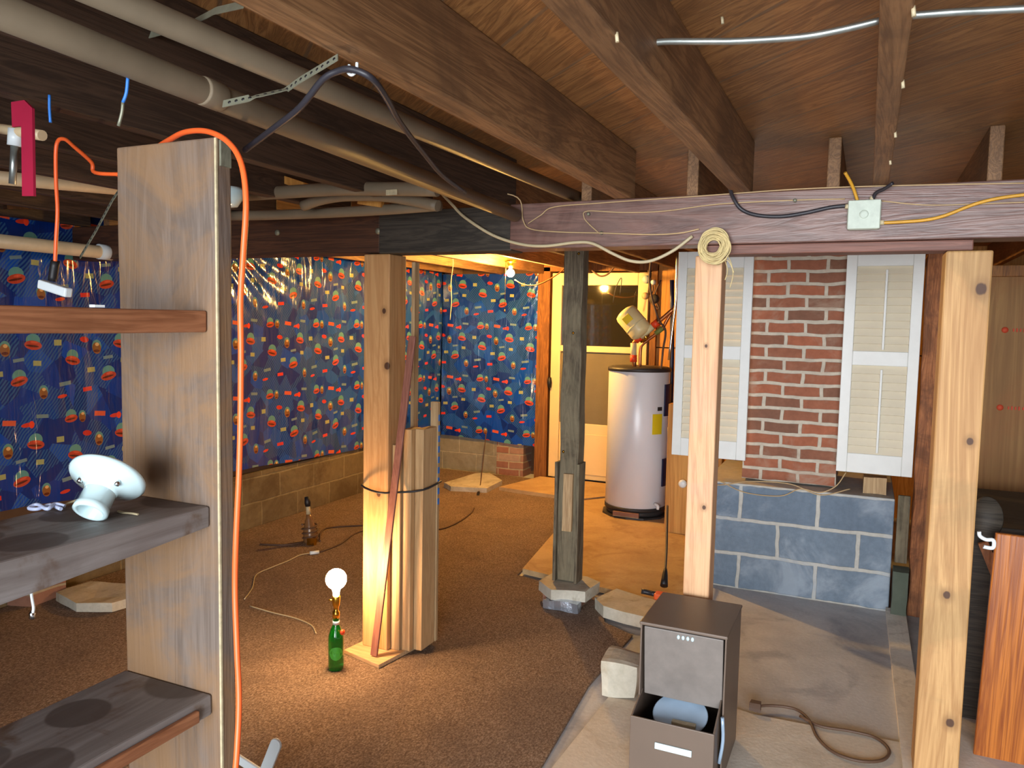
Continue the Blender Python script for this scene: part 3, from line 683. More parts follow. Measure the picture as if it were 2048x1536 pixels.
# ================================================================ SLABS AND STONES
def slab(nm, pts, z0, z1, mat, lab, cat, amp=.008, seed=1, cuts=2):
    b = NB(); prism(b, pts, z0, z1); bmesh.ops.triangulate(b, faces=[f for f in b.faces if len(f.verts) > 4])
    bmesh.ops.subdivide_edges(b, edges=b.edges[:], cuts=cuts, use_grid_fill=True)
    for v in b.verts: v.co += noise.noise_vector(v.co*6+Vector((seed, 0, 0)))*Vector((1, 1, .6)).length*amp*.6
    return tag(obj(nm, b, mat), lab, cat)
slab('floor_slab', [(-1.88, 4.33), (-.86, 4.16), (-.88, 6.9), (-1.66, 6.9), (-2.18, 6.30)], .012, .045, M['slab_tan'], 'large tan slab carrying the water heater', 'slab', .004)
slab('floor_slab', [(-3.04, 6.42), (-2.2, 6.34), (-1.75, 6.95), (-1.80, 7.08), (-2.9, 7.08)], .012, .045, M['slab_tan'], 'tan slab in front of the cream door', 'slab', .004, 4)
slab('step_stone', [(-3.55, 6.28), (-3.42, 6.18), (-3.10, 6.28), (-3.12, 6.66), (-3.40, 6.95), (-3.52, 6.85)], .012, .055, M['stone'], 'pale irregular step stone below the back brick patch', 'stone', .008, 6)
slab('concrete_piece', [(-1.29, 3.98), (-1.20, 3.86), (-.86, 3.80), (-.84, 4.06), (-1.22, 4.16)], .012, .075, M['stone'], 'broken pale concrete piece beside the stone pad', 'slab', .008, 9)
slab('step_stone', [(-3.95, 2.72), (-3.70, 2.66), (-3.52, 2.74), (-3.50, 2.92), (-3.72, 2.98), (-3.94, 2.92)], .012, .06, M['stone'], 'rounded grey stone by the left wall behind the shelf', 'stone', .012, 12)
slab('floor_sheet', [(-.96, 1.30), (.16, 1.25), (.20, 3.19), (-.35, 3.16), (-.90, 3.30), (-.93, 2.5)], .001, .014, M['sheet'], 'pale sheet on the floor under the brown metal box', 'sheet', .002, 2)
b = NB(); box(b, -.95, -.79, 3.03, 3.19, .015, .165); rough(b, .016, 7, 4, 3); bmesh.ops.smooth_vert(b, verts=b.verts[:], factor=.5, use_axis_x=True, use_axis_y=True, use_axis_z=True)
tag(obj('concrete_chunk', b, M['stone']), 'pale concrete chunk left of the brown metal box', 'stone')
# carpet
pts = [(-4.09, -.9), (-.99, -.9), (-.965, 2.4), (-1.02, 3.1), (-1.0, 3.72), (-1.18, 3.82), (-1.29, 4.15), (-1.9, 4.3), (-2.05, 6.3), (-2.0, 7.1), (-4.09, 7.1)]
b = NB(); prism(b, pts, .0005, .0118)
tag(obj('carpet', b, M['carpet'], bevel=.003), 'brown pile carpet covering the left floor', 'carpet')
# brick footing scraps along the left wall
b = NB(); prism(b, [(-4.09, 2.55), (-3.98, 2.60), (-3.97, 2.80), (-4.09, 2.84)], .012, .10); rough(b, .01, 8, 2, 3); tag(obj('brick', b, M['brick_small']), 'brick scrap against the left wall seen under the shelf', 'brick')

# ================================================================ PRINTED PLASTIC SHEETS
def sheet(nm, p0, p1, zb0, zb1, zt0, zt1, nu, nv, amp, lab, nrm, u0=0, hang=None):
    b = NB(); uvl = b.loops.layers.uv.new('UVMap'); G = []; UV = {}
    p0 = Vector(p0); p1 = Vector(p1); Lh = (p1-p0).length; nrm = Vector(nrm)
    for i in range(nu+1):
        row = []
        for j in range(nv+1):
            s = i/nu; q = j/nv
            zb = zb0+(zb1-zb0)*s; ztp = zt0+(zt1-zt0)*s
            p = p0.lerp(p1, s); z = zb+(ztp-zb)*q
            u = s*Lh
            fold = math.sin(u*9+2*noise.noise(Vector((u*1.5, z*.7, 3))))*.5 + noise.noise(Vector((u*5, z*.9, 1)))*1.2 + noise.noise(Vector((u*14, z*2.5, 8)))*.35
            if hang: fold += hang(u, z)
            edge = .012*noise.noise(Vector((u*3, 0, 5))) if j == 0 else 0
            v = b.verts.new(p + nrm*(.022+amp*fold) + Vector((0, 0, z+edge))); UV[v] = (u+u0, z); row.append(v)
        G.append(row)
    for i in range(nu):
        for j in range(nv):
            f = b.faces.new((G[i][j], G[i+1][j], G[i+1][j+1], G[i][j+1])); f.smooth = True
            for l in f.loops: l[uvl].uv = UV[l.vert]
    off = (p0+p1)/2+Vector((0, 0, zb0))
    for v in b.verts: v.co -= off
    me = bpy.data.meshes.new(nm); b.to_mesh(me); b.free(); me.materials.append(M['tarp'])
    o = bpy.data.objects.new(nm, me); COL.objects.link(o); o.location = off; o['_o'] = list(off)
    return tag(o, lab, 'plastic sheet')
def hangL(u, z):   # diagonal gathers by the top where the sheet is pulled up
    y = 1.2+u; g = 0
    w = max(0, 1-abs(y-4.35)/.75)*max(0, min(1, (z-1.45)/.4))
    a = math.atan2(2.35-z, y-3.7)
    return w*math.sin(a*48)*.55
sheet('plastic_sheet', (XL, 1.2, 0), (XL, 7.12, 0), .58, .36, 2.2, 2.2, 330, 90, .011, 'shiny blue printed plastic sheet covering the left wall', (1, 0, 0), 0, hangL)
def hangB(u, z):
    w = max(0, 1-abs(u-1.02)/.22); a = math.atan2(2.3-z, 1.25-u)
    return w*math.sin(a*55)*.5
sheet('plastic_sheet', (XL+.03, YB-.01, 0), (-2.935, YB-.01, 0), .37, .33, 2.06, 2.06, 100, 90, .011, 'shiny blue printed plastic sheet on the back wall left of the door', (0, -1, 0), .2, hangB)

# ================================================================ LAMPS
def bulb_profile(r, neck, h):
    pr = [(0, 0)]
    pts = [(neck, 0), (neck*1.05, h*.12)]
    cz = h-r
    for k in range(0, 15):
        a = -math.pi*.36 + (math.pi/2+math.pi*.36)*k/14
        pts.append((max(r*math.cos(a), 0 if k == 14 else .001), cz+r*math.sin(a)))
    return pr+pts
t = thing('ceiling_lamp', 'bare glowing bulb hanging before the back blue sheet', 'lamp', tuple(PY(1020, 540, 5.88)))
c = PY(1021, 542, 5.88)
Mx = Matrix.Translation(c+Vector((0, 0, .035))) @ Matrix.Rotation(PI, 4, 'X')
b = NB(); lathe(b, bulb_profile(.033, .013, .085), Mx, 24); obj('bulb', b, M['bulb_back'], t)['label'] = 'glowing amber bulb'
b = NB(); lathe(b, [(0, .035), (.02, .035), (.024, .05), (.026, .07), (.05, .075), (.052, .09), (0, .09)], Matrix.Translation(c), 24); obj('lamp_holder', b, M['brass'], t)
b = NB(); tube(b, [c+Vector((-.03, -.03, .075)), c+Vector((-.032, -.03, -.1)), c+Vector((-.032, -.03, -.32))], .0022, 6, 1)
lathe(b, [(0, 0), (.006, .003), (.006, .012), (0, .03)], Matrix.Translation(c+Vector((-.032, -.03, -.34))), 8); obj('pull_chain', b, M['brass'], t)
t = thing('bottle_lamp', 'green glass bottle lamp with a glowing round bulb standing on the carpet', 'lamp', (-2.085, 2.735, .012))
T = Matrix.Translation((-2.085, 2.735, .012))
b = NB(); lathe(b, [(0, 0), (.030, 0), (.034, .006), (.0345, .02), (.0345, .135), (.033, .155), (.024, .185), (.0145, .205), (.013, .235), (.0145, .24), (.0145, .25), (0, .25)], T, 40); obj('bottle', b, M['glass_green'], t)
b = NB(); lathe(b, [(0, .235), (.0165, .235), (.0165, .262), (.010, .268), (.012, .285), (.017, .295), (.019, .33), (.017, .335), (0, .335)], T, 24); obj('socket', b, M['brass'], t)
b = NB(); tube(b, [Vector((-2.085-.018, 2.735, .012+.31)), Vector((-2.085-.035, 2.728, .012+.312))], .004, 8, 0); obj('switch_key', b, M['brass'], t)
b = NB(); lathe(b, [(0, .228), (.0152, .205), (.0158, .222), (0, .222)], T, 20); obj('neck_label', b, M['label_white'], t)['label'] = 'pale neck label'
b = NB(); lathe(b, bulb_profile(.046, .014, .118), Matrix.Translation((-2.085, 2.735, .012+.338)), 32); obj('bulb', b, M['bulb_bottle'], t)['label'] = 'glowing round bulb'
# oval label curved on the bottle
b = NB(); aC = math.atan2(-2.735, 2.085); prev = None; cv = b.verts.new((-2.085+.0352*math.cos(aC), 2.735+.0352*math.sin(aC), .012+.082)); ring = []
for k in range(24):
    a = 2*PI*k/24; aa = aC+math.radians(52)*math.cos(a); ring.append(b.verts.new((-2.085+.0352*math.cos(aa), 2.735+.0352*math.sin(aa), .012+.082+.03*math.sin(a))))
mid = []
for k in range(24):
    a = 2*PI*k/24; aa = aC+math.radians(26)*math.cos(a); mid.append(b.verts.new((-2.085+.0354*math.cos(aa), 2.735+.0354*math.sin(aa), .012+.082+.015*math.sin(a))))
for k in range(24):
    b.faces.new((mid[k], mid[(k+1) % 24], ring[(k+1) % 24], ring[k])); b.faces.new((cv, mid[(k+1) % 24], mid[k]))
obj('oval_label', b, M['green_label'], t)['label'] = 'light green oval label'
b = NB(); lathe(b, [(0, -.008), (.011, -.006), (.013, 0), (.011, .006), (0, .008)], Matrix.Translation((-2.085+.040, 2.728, .012+.178)) @ Matrix.Rotation(PI/2, 4, 'Y'), 16); obj('red_seal', b, M['red'], t)['label'] = 'small red seal'
# unlit cord-wrapped lamp near the wall
fc = PZ(622, 1085, .012)
t = thing('wrapped_lamp', 'small unlit lamp wrapped in dark cord standing near the left wall', 'lamp', tuple(fc))
T = Matrix.Translation(fc) @ Matrix.Rotation(math.radians(-6), 4, 'Y')
b = NB(); lathe(b, [(0, 0), (.045, 0), (.05, .02), (.045, .09), (.035, .13), (.022, .17), (.016, .20), (0, .20)], T, 20); obj('body', b, plain('brown_glass', C(122, 88, 56), .25), t)
b = NB(); lathe(b, [(0, .20), (.017, .20), (.014, .26), (0, .26)], T, 14); obj('collar', b, M['label_grey'], t)
b = NB(); lathe(b, [(0, .255), (.018, .255), (.022, .28), (.018, .32), (0, .325)], T, 14); obj('cap', b, M['black'], t)['label'] = 'black cap'
b = NB(); tube(b, [T @ Vector((.052*math.cos(k*.7), .052*math.sin(k*.7), .02+k*.0035)) for k in range(34)], .006, 6, 2); obj('cord_wrap', b, M['brown_cable'], t)
c = PZ(628, 1083, .03); b = NB(); box(b, c.x-.03, c.x+.03, c.y-.04, c.y-.01, .014, .06); rough(b, .004, 20, 1, 1); obj('brass_fitting', b, M['brass'], t)
# cords on the carpet
def floorcord(nm, px, r, mat, lab, z=.018, cat='cord'):
    b = NB(); tube(b, [PZ(x, y, z) for x, y in px], r, 6); return tag(obj(nm, b, M[mat]), lab, cat)
floorcord('electric_cable', [(520, 1088), (570, 1090), (605, 1085)], .007, 'brown_cable', 'dark cord on the carpet left of the cord wrapped lamp')
floorcord('electric_cable', [(640, 1082), (642, 1065), (660, 1055), (735, 1050)], .006, 'brown_cable', 'dark cord curving from the cord wrapped lamp behind the planks')
floorcord('electric_cable', [(640, 1104), (680, 1088), (732, 1060), (860, 1060), (905, 1050), (940, 1028), (948, 1016)], .006, 'brown_cable', 'long dark cord on the carpet passing behind the planked post')
t = thing('electric_cable', 'thin pale lamp cord ending in a white plug on the carpet', 'cord', tuple(PZ(560, 1120, .015)))
b = NB(); tube(b, [PZ(x, y, .017) for x, y in ((489, 1198), (505, 1175), (512, 1150), (540, 1136), (575, 1122), (600, 1110), (622, 1106))], .0035, 6); obj('cord', b, M['white_cable'], t)
b = NB(); tube(b, [PZ(x, y, .024) for x, y in ((620, 1106), (638, 1104))], .012, 8, 0); obj('plug', b, M['white_plastic'], t)
floorcord('string', [(500, 1212), (545, 1225), (590, 1236), (622, 1250), (632, 1266)], .0035, 'white_cable', 'faint thin cord lying between orange cord and bottle lamp')
t = thing('hanging_plug_cord', 'dark cord hanging from the back sheet to a white plug above the carpet', 'cord', tuple(PY(950, 1015, 6.1)))
b = NB(); tube(b, [PY(972, 868, 7.05), PY(968, 905, 6.9), PY(962, 960, 6.45), PY(956, 995, 6.15)], .005, 6); obj('cord', b, M['brown_cable'], t)
b = NB(); tube(b, [PY(957, 985, 6.18), PY(954, 1003, 6.1)], .014, 8, 0); obj('socket', b, M['black'], t)
b = NB(); tube(b, [PY(952, 1008, 6.08), PY(948, 1020, 6.02)], .018, 8, 0); obj('plug', b, M['white_plastic'], t)['label'] = 'white plug'

# ================================================================ BROWN METAL BOX
x0, x1, y0, y1, zb, zt_ = -.672, -.376, 2.60, 2.93, .016, .525
t = thing('metal_box', 'brown metal bin box with tilted front tray standing on the pale sheet', 'box', ((x0+x1)/2, (y0+y1)/2, zb))
b = NB(); th = .006
box(b, x0, x1, y1-th, y1, zb, zt_); box(b, x0, x0+th, y0, y1-th, zb, zt_); box(b, x1-th, x1, y0, y1-th, zb, zt_)
box(b, x0+th, x1-th, y0+.02, y1-th, zb, zb+th)
obj('case', b, M['metal_brown'], t, bevel=.002)
b = NB(); box(b, x0-.003, x1+.003, y0-.006, y1+.003, zt_, zt_+.012); obj('lid', b, M['metal_brown'], t, bevel=.004)
b = NB(); v = [(y0+.004, zt_-.006), (y0+.016, zt_-.006), (y0+.046, .262), (y0+.036, .262)]
Mp = Matrix(((0, 0, 1, 0), (1, 0, 0, 0), (0, 1, 0, 0), (0, 0, 0, 1)))
prism(b, v, x0+.012, x1-.012, Mp); obj('front_door', b, M['metal_dusty'], t, bevel=.003)['label'] = 'dusty sloping front flap'
for k in range(4):
    c = PY(1357+k*9.4, 1274+k*1.6, y0+.005)
    b = NB(); lathe(b, [(0, 0), (.0052, 0), (.0052, .003), (0, .004)], Matrix.Translation(c) @ Matrix.Rotation(PI/2, 4, 'X') @ Matrix.Scale(1.5, 4, (0, 1, 0)), 12); obj('latch_hole', b, M['label_white'], t)['label'] = 'bright oval hole'
# tray
ty0 = y0-.105
b = NB(); box(b, x0+.002, x1-.012, ty0, ty0+.007, zb+.01, .242)
prism(b, [(ty0+.007, zb+.01), (y0+.10, zb+.01), (y0+.035, .28), (ty0+.007, .242)], x0+.002, x0+.008, Mp)
prism(b, [(ty0+.007, zb+.01), (y0+.10, zb+.01), (y0+.035, .30), (ty0+.007, .242)], x1-.018, x1-.012, Mp)
box(b, x0+.002, x1-.012, ty0+.007, y0+.10, zb+.01, zb+.016)
tr = obj('tray', b, M['metal_brown'], t, bevel=.002)
a = PY(1310, 1484, ty0-.002); c = PY(1383, 1514, ty0-.002)
b = NB(); box(b, a.x, c.x, ty0-.006, ty0-.001, (a.z+c.z)/2-.011, (a.z+c.z)/2+.011, None); obj('label_plate', b, M['label_white'], tr, bevel=.001)['label'] = 'pale blank label plate'
b = NB(); v = [PY(1441, 1440, y0-.02), PY(1436, 1520, y0-.02)]; tube(b, [v[0]+Vector((.006, 0, .01)), (v[0]+v[1])/2+Vector((.012, 0, 0)), v[1]+Vector((.004, 0, -.01))], .006, 8, 3); obj('blue_edge', b, M['dish'], t)['label'] = 'pale blue metal side strip'
# round dish inside the tray
c = Vector(((x0+x1)/2+.002, y0+.006, .215))
b = NB(); lathe(b, [(0, .0), (.06, .002), (.090, .014), (.094, .020), (.090, .022), (.06, .010), (0, .008)], Matrix.Translation(c) @ Matrix.Rotation(math.radians(22), 4, 'X'), 40)
t2 = tag(obj('round_dish', b, M['dish']), 'round blue grey metal dish lying in the tray of the brown box', 'dish')
b = NB(); box(b, c.x-.02, c.x+.06, c.y-.052, c.y-.03, .20, .222); rough(b, .004, 20, 1, 2); tag(obj('hardware_piece', b, M['label_grey']), 'small pale hardware pieces in front of the dish in the tray', 'hardware')

# rope/cord on floor at right
b = NB(); tube(b, [PZ(x, y, .022) for x, y in ((1500, 1415), (1540, 1411), (1590, 1418), (1618, 1440), (1635, 1475), (1668, 1505), (1720, 1522), (1765, 1520), (1778, 1500), (1750, 1475), (1700, 1462), (1640, 1452), (1600, 1432))], .006, 8)
tag(obj('electric_cable', b, M['brown_cable']), 'dark cord looped on the floor right of the brown box', 'cord')
c = PZ(1510, 1420, .016); b = NB(); box(b, c.x-.02, c.x+.02, c.y-.015, c.y+.015, .015, .05); rough(b, .006, 20, 2, 5); tag(obj('cord_connector', b, M['brown_cable']), 'muddy connector block at the end of the floor cord', 'connector')

# ================================================================ SHELF UNIT
sx0, sx1, sy = -1.503, -1.214, 1.20
t = thing('shelf_unit', 'old weathered wooden shelf unit with three thick shelves in the left foreground', 'shelf', (sx0, sy, .012))
b = NB(); vs = box(b, sx0, sx1, sy, sy+.041, .012, 1.932)
bmesh.ops.subdivide_edges(b, edges=[e for e in b.edges if abs(e.verts[0].co.z-e.verts[1].co.z) > 1], cuts=60)
for v in b.verts: v.co += Vector((noise.noise(v.co*6)*.0025, 0, 0))
obj('upright', b, M['shelf_up'], t, bevel=.004)['label'] = 'stained upright board'
b = NB(); box(b, sx1-.004, sx1+.001, sy-.0015, sy+.003, .02, 1.93); obj('edge_highlight', b, M['label_grey'], t)['label'] = 'pale painted highlight on the front corner'  # pale strip painted in as the highlight along the upright's corner
for z, th, mm, xl_, nm in ((1.582, .045, 'shelf_edge', -1.42, 'narrow brown top shelf'), (1.172, .045, 'dusty', -1.503, 'dusty middle shelf'), (.762, .045, 'dusty', -1.503, 'dusty bottom shelf')):
    b = NB(); box(b, xl_, -1.241, .05, sy-.001, z-th, z); 
    bmesh.ops.subdivide_edges(b, edges=[e for e in b.edges if abs(e.verts[0].co.y-e.verts[1].co.y) > .8], cuts=30)
    for v in b.verts: v.co += Vector((noise.noise(v.co*7)*.004, 0, noise.noise(v.co*5+Vector((4, 0, 0)))*.0015))
    if z == 1.172:
        for v in b.verts:
            if v.co.z < z-.02: v.co.z -= max(0, (1.2-v.co.y))*.06
    off = Vector(t['_o']); o = obj('shelf', b, M[mm], t, bevel=.005)
    # put the board's own origin at its far end so that the dust rings sit on it
    s = Vector((-1.372, .86, z))-off
    for v in o.data.vertices: v.co -= s
    o.location = s; o['label'] = nm
b = NB(); box(b, -1.241, -1.229, .55, 1.155, .722, .748); obj('shelf_lip', b, M['shelf_edge'], t, bevel=.003)['label'] = 'lighter worn front lip'
b = NB(); c = Vector((sx1+.001, sy+.022, 1.905)); box(b, c.x-.002, c.x+.004, c.y-.014, c.y+.014, c.z-.03, c.z+.022); rough(b, .002, 30, 2, 1); obj('metal_plate', b, M['strap'], t)['label'] = 'pale metal plate near the top'
# lamp holder (porcelain) on middle shelf
pc = PZ(232, 975, 1.235)
axis = Vector((.229, -.678, -.69)).normalized(); lc = PZ(217, 953, 1.252)
Mx = axisM(lc, lc+axis) @ Matrix.Scale(1.05, 4)
t = thing('lamp_holder', 'white porcelain lamp holder with pull cord lying tipped on the middle shelf', 'lamp holder', (-1.335, 1.085, 1.174))
b = NB(); lathe(b, [(0, -.004), (.066, -.004), (.069, .0), (.069, .006), (.064, .012), (.045, .020), (.030, .030), (.0285, .036), (0, .036)], Mx, 48); obj('flange', b, M['porcelain'], t)
b = NB(); lathe(b, [(.0285, .034), (.0285, .066), (.031, .068), (.031, .078), (.026, .080), (.022, .078), (.021, .05), (0, .05)], Mx, 40); obj('socket', b, M['porcelain'], t)
b = NB(); lathe(b, [(0, .0), (.0045, .0), (.0045, .012), (0, .013)], Mx @ Matrix.Translation((.04, .0, .018)), 10); obj('screw', b, M['chrome'], t); b = NB(); lathe(b, [(0, .0), (.0045, .0), (.0045, .012), (0, .013)], Mx @ Matrix.Translation((-.02, -.036, .018)), 10); obj('screw', b, M['chrome'], t)
b = NB(); tube(b, [PZ(178, 988, 1.20), PZ(160, 998, 1.186), PZ(138, 1006, 1.18), PZ(125, 1012, 1.178)], .0025, 6); obj('pull_cord', b, M['white_cable'], t)
b = NB(); tube(b, [PZ(130, 1012, 1.18), PZ(110, 1008, 1.184), PZ(95, 1018, 1.18), PZ(75, 1009, 1.182), PZ(58, 1016, 1.178), PZ(75, 1018, 1.178), PZ(100, 1010, 1.181), PZ(122, 1018, 1.178)], .004, 6); obj('coiled_end', b, M['tag'], t)['label'] = 'bunched pale lavender cord end'
t = thing('hanging_string', 'short white pull cord with a bead hanging below the middle shelf', 'cord', tuple(PY(65, 1235, .95)))
b = NB(); tube(b, [PY(62, 1165, .93), PY(63, 1190, .93), PY(67, 1215, .93), PY(65, 1228, .93)], .0028, 6); obj('cord', b, M['white_plastic'], t)
b = NB(); lathe(b, [(0, -.008), (.005, -.007), (.0055, .004), (.003, .008), (0, .009)], Matrix.Translation(PY(64, 1230, .93)), 12); obj('bead', b, M['chrome'], t)
b = NB(); c = Vector((-1.385, 1.165, 1.172)); box(b, -1.36, -1.30, 1.07, 1.074, 1.1725, 1.176); rough(b, .002, 40, 2, 1); tag(obj('twig_scrap', b, M['label_grey']), 'tiny dry scrap on the middle shelf by the upright', 'scrap')
b = NB(); p = PY(195, 613, sy-.25); box(b, p.x-.008, p.x+.006, p.y-.01, p.y+.01, 1.5825, 1.587); tag(obj('paper_scrap', b, M['white_plastic']), 'tiny white chip on the top shelf edge', 'scrap')

# orange cord over the upright
t = thing('orange_cord', 'bright orange extension cord draped over the top of the shelf upright', 'cord', (-1.33, 1.22, 1.94))
pts = [PY(235, 350, 1.52), PY(262, 340, 1.45), PY(300, 305, 1.36), PY(340, 279, 1.27), PY(372, 264, 1.23), PY(415, 263, 1.21), PY(455, 283, 1.19), PY(482, 325, 1.17), PY(492, 400, 1.16), PY(487, 500, 1.155), PY(481, 600, 1.15), PY(482, 700, 1.15), PY(481, 830, 1.15), PY(478, 950, 1.145), PY(472, 1080, 1.14), PY(470, 1180, 1.14), PY(474, 1300, 1.13), PY(478, 1400, 1.12), PY(474, 1500, 1.10), PY(466, 1620, 1.06), PY(468, 1800, 1.0)]
b = NB(); tube(b, pts, .0058, 12); obj('cord', b, M['orange'], t)
t = thing('orange_cord', 'orange cord hanging at far left, ending in a plug and white power tap', 'cord', tuple(PY(110, 560, 1.35)))
b = NB(); tube(b, [PY(x, y, 1.35) for x, y in ((245, 349), (190, 345), (183, 325), (150, 295), (128, 278), (113, 290), (112, 360), (115, 420), (112, 480), (110, 528))], .0048, 10); obj('cord', b, M['orange'], t)
b = NB(); tube(b, [PY(111, 522, 1.35), PY(107, 545, 1.35), PY(105, 562, 1.35)], .011, 10, 2); obj('plug', b, M['black'], t)
a = PY(82, 568, 1.35); c = PY(138, 586, 1.35); b = NB(); beam(b, a, c, .022, .024, (0, 0, 1)); obj('power_tap', b, M['white_plastic'], t, bevel=.004)['label'] = 'white power tap'
# white plastic piece low in the foreground
t = thing('plastic_bracket', 'white rounded plastic bracket rising from the bottom edge beside the orange cord', 'bracket', tuple(PY(520, 1560, 1.9)))
a = PY(524, 1560, 1.92); c = PY(552, 1489, 1.92); dd = (c-a).normalized(); Lh = (c-a).length
pr = [(-.021, 0), (.021, 0), (.021, Lh)] + [(.021*math.cos(k*PI/10), Lh+.021*math.sin(k*PI/10)) for k in range(1, 10)] + [(-.021, Lh)]
nn = Vector((0, -1, 0)); sx_ = dd.cross(nn).normalized(); n2 = sx_.cross(dd)
Mb = Matrix(((sx_.x, dd.x, n2.x, a.x), (sx_.y, dd.y, n2.y, a.y), (sx_.z, dd.z, n2.z, a.z), (0, 0, 0, 1)))
b = NB(); prism(b, pr, -.006, .006, Mb); obj('arm', b, M['white_plastic'], t, bevel=.003)
a = PY(470, 1513, 1.92); c = PY(530, 1552, 1.92); b = NB(); beam(b, a, c, .012, .03, (0, 0, 1)); obj('crossbar', b, M['white_plastic'], t, bevel=.003)
b = NB(); p = PY(500, 1560, 1.92); box(b, p.x-.03, p.x+.03, p.y-.02, p.y+.02, .0125, p.z+.02); obj('foot', b, M['white_plastic'], t, bevel=.003)

# ================================================================ PIPES OVERHEAD
t = thing('drain_pipe', 'lower of the two long grey drain pipes under the joists', 'pipe', (-1.30, 1.5, 1.97))
b = NB(); PA = PZ(212, 106, 2.014); PB = PZ(1030, 430, 2.004); PA = PA + (PA-PB).normalized()*1.6; tube(b, [PA, PB], .027, 24, 0); obj('pipe', b, M['grey_pipe'], t)
b = NB(); q0 = PZ(424, 189, 2.012); qd = (PB-PA).normalized(); tube(b, [q0-qd*.03, q0-qd*.026, q0-qd*.005, q0+qd*.02, q0+qd*.024], .03, 24, 0, rad=lambda k: .0271 if k in (0, 1) else .0284); obj('coupling', b, M['grey_pipe'], t)
c = PY(537, 232, 1.455); b = NB(); box(b, c.x-.003, c.x+.003, c.y-.022, c.y+.022, c.z-.014, c.z+.016); obj('sticker', b, M['label_grey'], t)['label'] = 'small square sticker'
t = thing('drain_pipe', 'upper of the two long grey drain pipes, passing over the beam', 'pipe', (-1.13, 1.5, 2.05))
b = NB(); PA = PZ(235, 2, 2.09); PB = PZ(1150, 393, 2.088); qd = (PB-PA).normalized(); tube(b, [PA-qd*1.5, PB+qd*.5], .025, 24, 0); obj('pipe', b, M['grey_pipe'], t)
def strapmesh(nm, pts, w, nrmhint, lab, holes=True):
    t = thing(nm, lab, 'strap', tuple(pts[0]))
    P = smoothpath(pts, 8); b = NB(); prev = None; rows = []
    for i, p in enumerate(P):
        d = (P[min(i+1, len(P)-1)]-P[max(i-1, 0)]).normalized(); s = d.cross(Vector(nrmhint)).normalized(); n = s.cross(d)
        rows.append([b.verts.new(p+s*w*a+n*h) for a, h in ((-.5, -.0008), (.5, -.0008), (.5, .0008), (-.5, .0008))])
    for A_, B2 in zip(rows, rows[1:]):
        for k in range(4): b.faces.new((A_[k], A_[(k+1) % 4], B2[(k+1) % 4], B2[k]))
    b.faces.new(rows[0]); b.faces.new(rows[-1][::-1]); obj('band', b, M['strap'], t)
    if holes:
        b = NB(); acc = 0
        for i in range(1, len(P)):
            sl = (P[i]-P[i-1]).length; acc += sl
            if acc > .014:
                acc = 0; d = (P[i]-P[i-1]).normalized(); s = d.cross(Vector(nrmhint)).normalized(); n = s.cross(d)
                Mh = Matrix(((s.x, d.x, n.x, P[i].x), (s.y, d.y, n.y, P[i].y), (s.z, d.z, n.z, P[i].z), (0, 0, 0, 1)))
                lathe(b, [(0, -.0013), (.0032, -.0013), (.0032, .0013), (0, .0013)], Mh, 10)
        obj('hole', b, M['black'], t)['label'] = 'row of dark holes'; t.children[-1]['kind'] = 'stuff'
    return t
viewn = (-.2, -.9, .35)
def dense(pts):
    out = []
    for a, c in zip(pts, pts[1:]):
        for k in range(5): out.append(a.lerp(c, k/5))
    return out+[pts[-1]]
strapmesh('pipe_strap', dense([PY(446, 208, 1.13), PY(500, 196, 1.14), PY(575, 178, 1.2), PY(600, 160, 1.19), PY(650, 130, 1.18), PY(676, 114, 1.18)]), .016, viewn, 'punched metal strap slung from the wide joist under the lower drain pipe')
strapmesh('pipe_strap', dense([PZ(240, 80, 2.13), PZ(300, 70, 2.14), PZ(380, 48, 2.14), PZ(430, 22, 2.12), PZ(490, 8, 2.08)]), .016, viewn, 'dull metal strap behind the upper drain pipe at the top edge', False)
strapmesh('pipe_strap', dense([PY(262, 345, 1.5), PY(225, 400, 1.5), PY(190, 465, 1.5), PY(160, 515, 1.5)]), .013, viewn, 'diagonal punched strap at far left holding the lower cream pipe')
# short drain pipes by the beam
def pipe(nm, pts, r, mat, lab, cat='pipe', seg_=16, sm=5):
    b = NB(); tube(b, pts, r, seg_, sm); return tag(obj(nm, b, M[mat]), lab, cat)
pipe('branch_pipe', [PY(x, y, 2.5) for x, y in ((455, 392), (560, 385), (680, 378), (780, 378), (875, 379))], .026, 'grey_pipe', 'uppermost short grey pipe in front of the dark beam, with a small sticker')
pipe('branch_pipe', [PY(x, y, 2.62) for x, y in ((606, 412), (640, 400), (690, 392), (760, 392), (820, 400), (876, 412))], .022, 'grey_pipe', 'middle curved grey pipe arching in front of the dark beam')
pipe('branch_pipe', [PY(x, y, 2.74) for x, y in ((460, 432), (600, 428), (760, 420), (880, 411))], .022, 'grey_pipe', 'lowest short grey pipe lying along the dark beam')
c = PY(784, 385, 2.468); b = NB(); box(b, c.x-.024, c.x+.024, c.y-.004, c.y, c.z-.010, c.z+.010); tag(obj('pipe_sticker', b, M['label_grey']), 'small pale sticker on the uppermost short grey pipe', 'sticker')
c = PY(590, 362, 2.70); b = NB(); beam(b, PY(565, 358, 2.55), PY(612, 374, 2.55), .03, .03); tag(obj('wood_block', b, M['ply_yellow']), 'orange wood block above the uppermost short grey pipe', 'block')
b = NB(); beam(b, PY(718, 402, 2.72), PY(765, 409, 2.72), .02, .026); tag(obj('wood_block', b, M['ply_yellow']), 'orange wood block between the middle and lowest short grey pipes', 'block')
c = Vector((-2.22, 2.25, 2.055)); b = NB(); lathe(b, [(0, 0), (.055, 0), (.06, -.012), (.055, -.04), (.035, -.07), (0, -.075)], Matrix.Translation(c), 28); tag(obj('lamp_holder', b, M['porcelain']), 'round pale lamp holder on a joist behind the shelf upright', 'lamp holder')
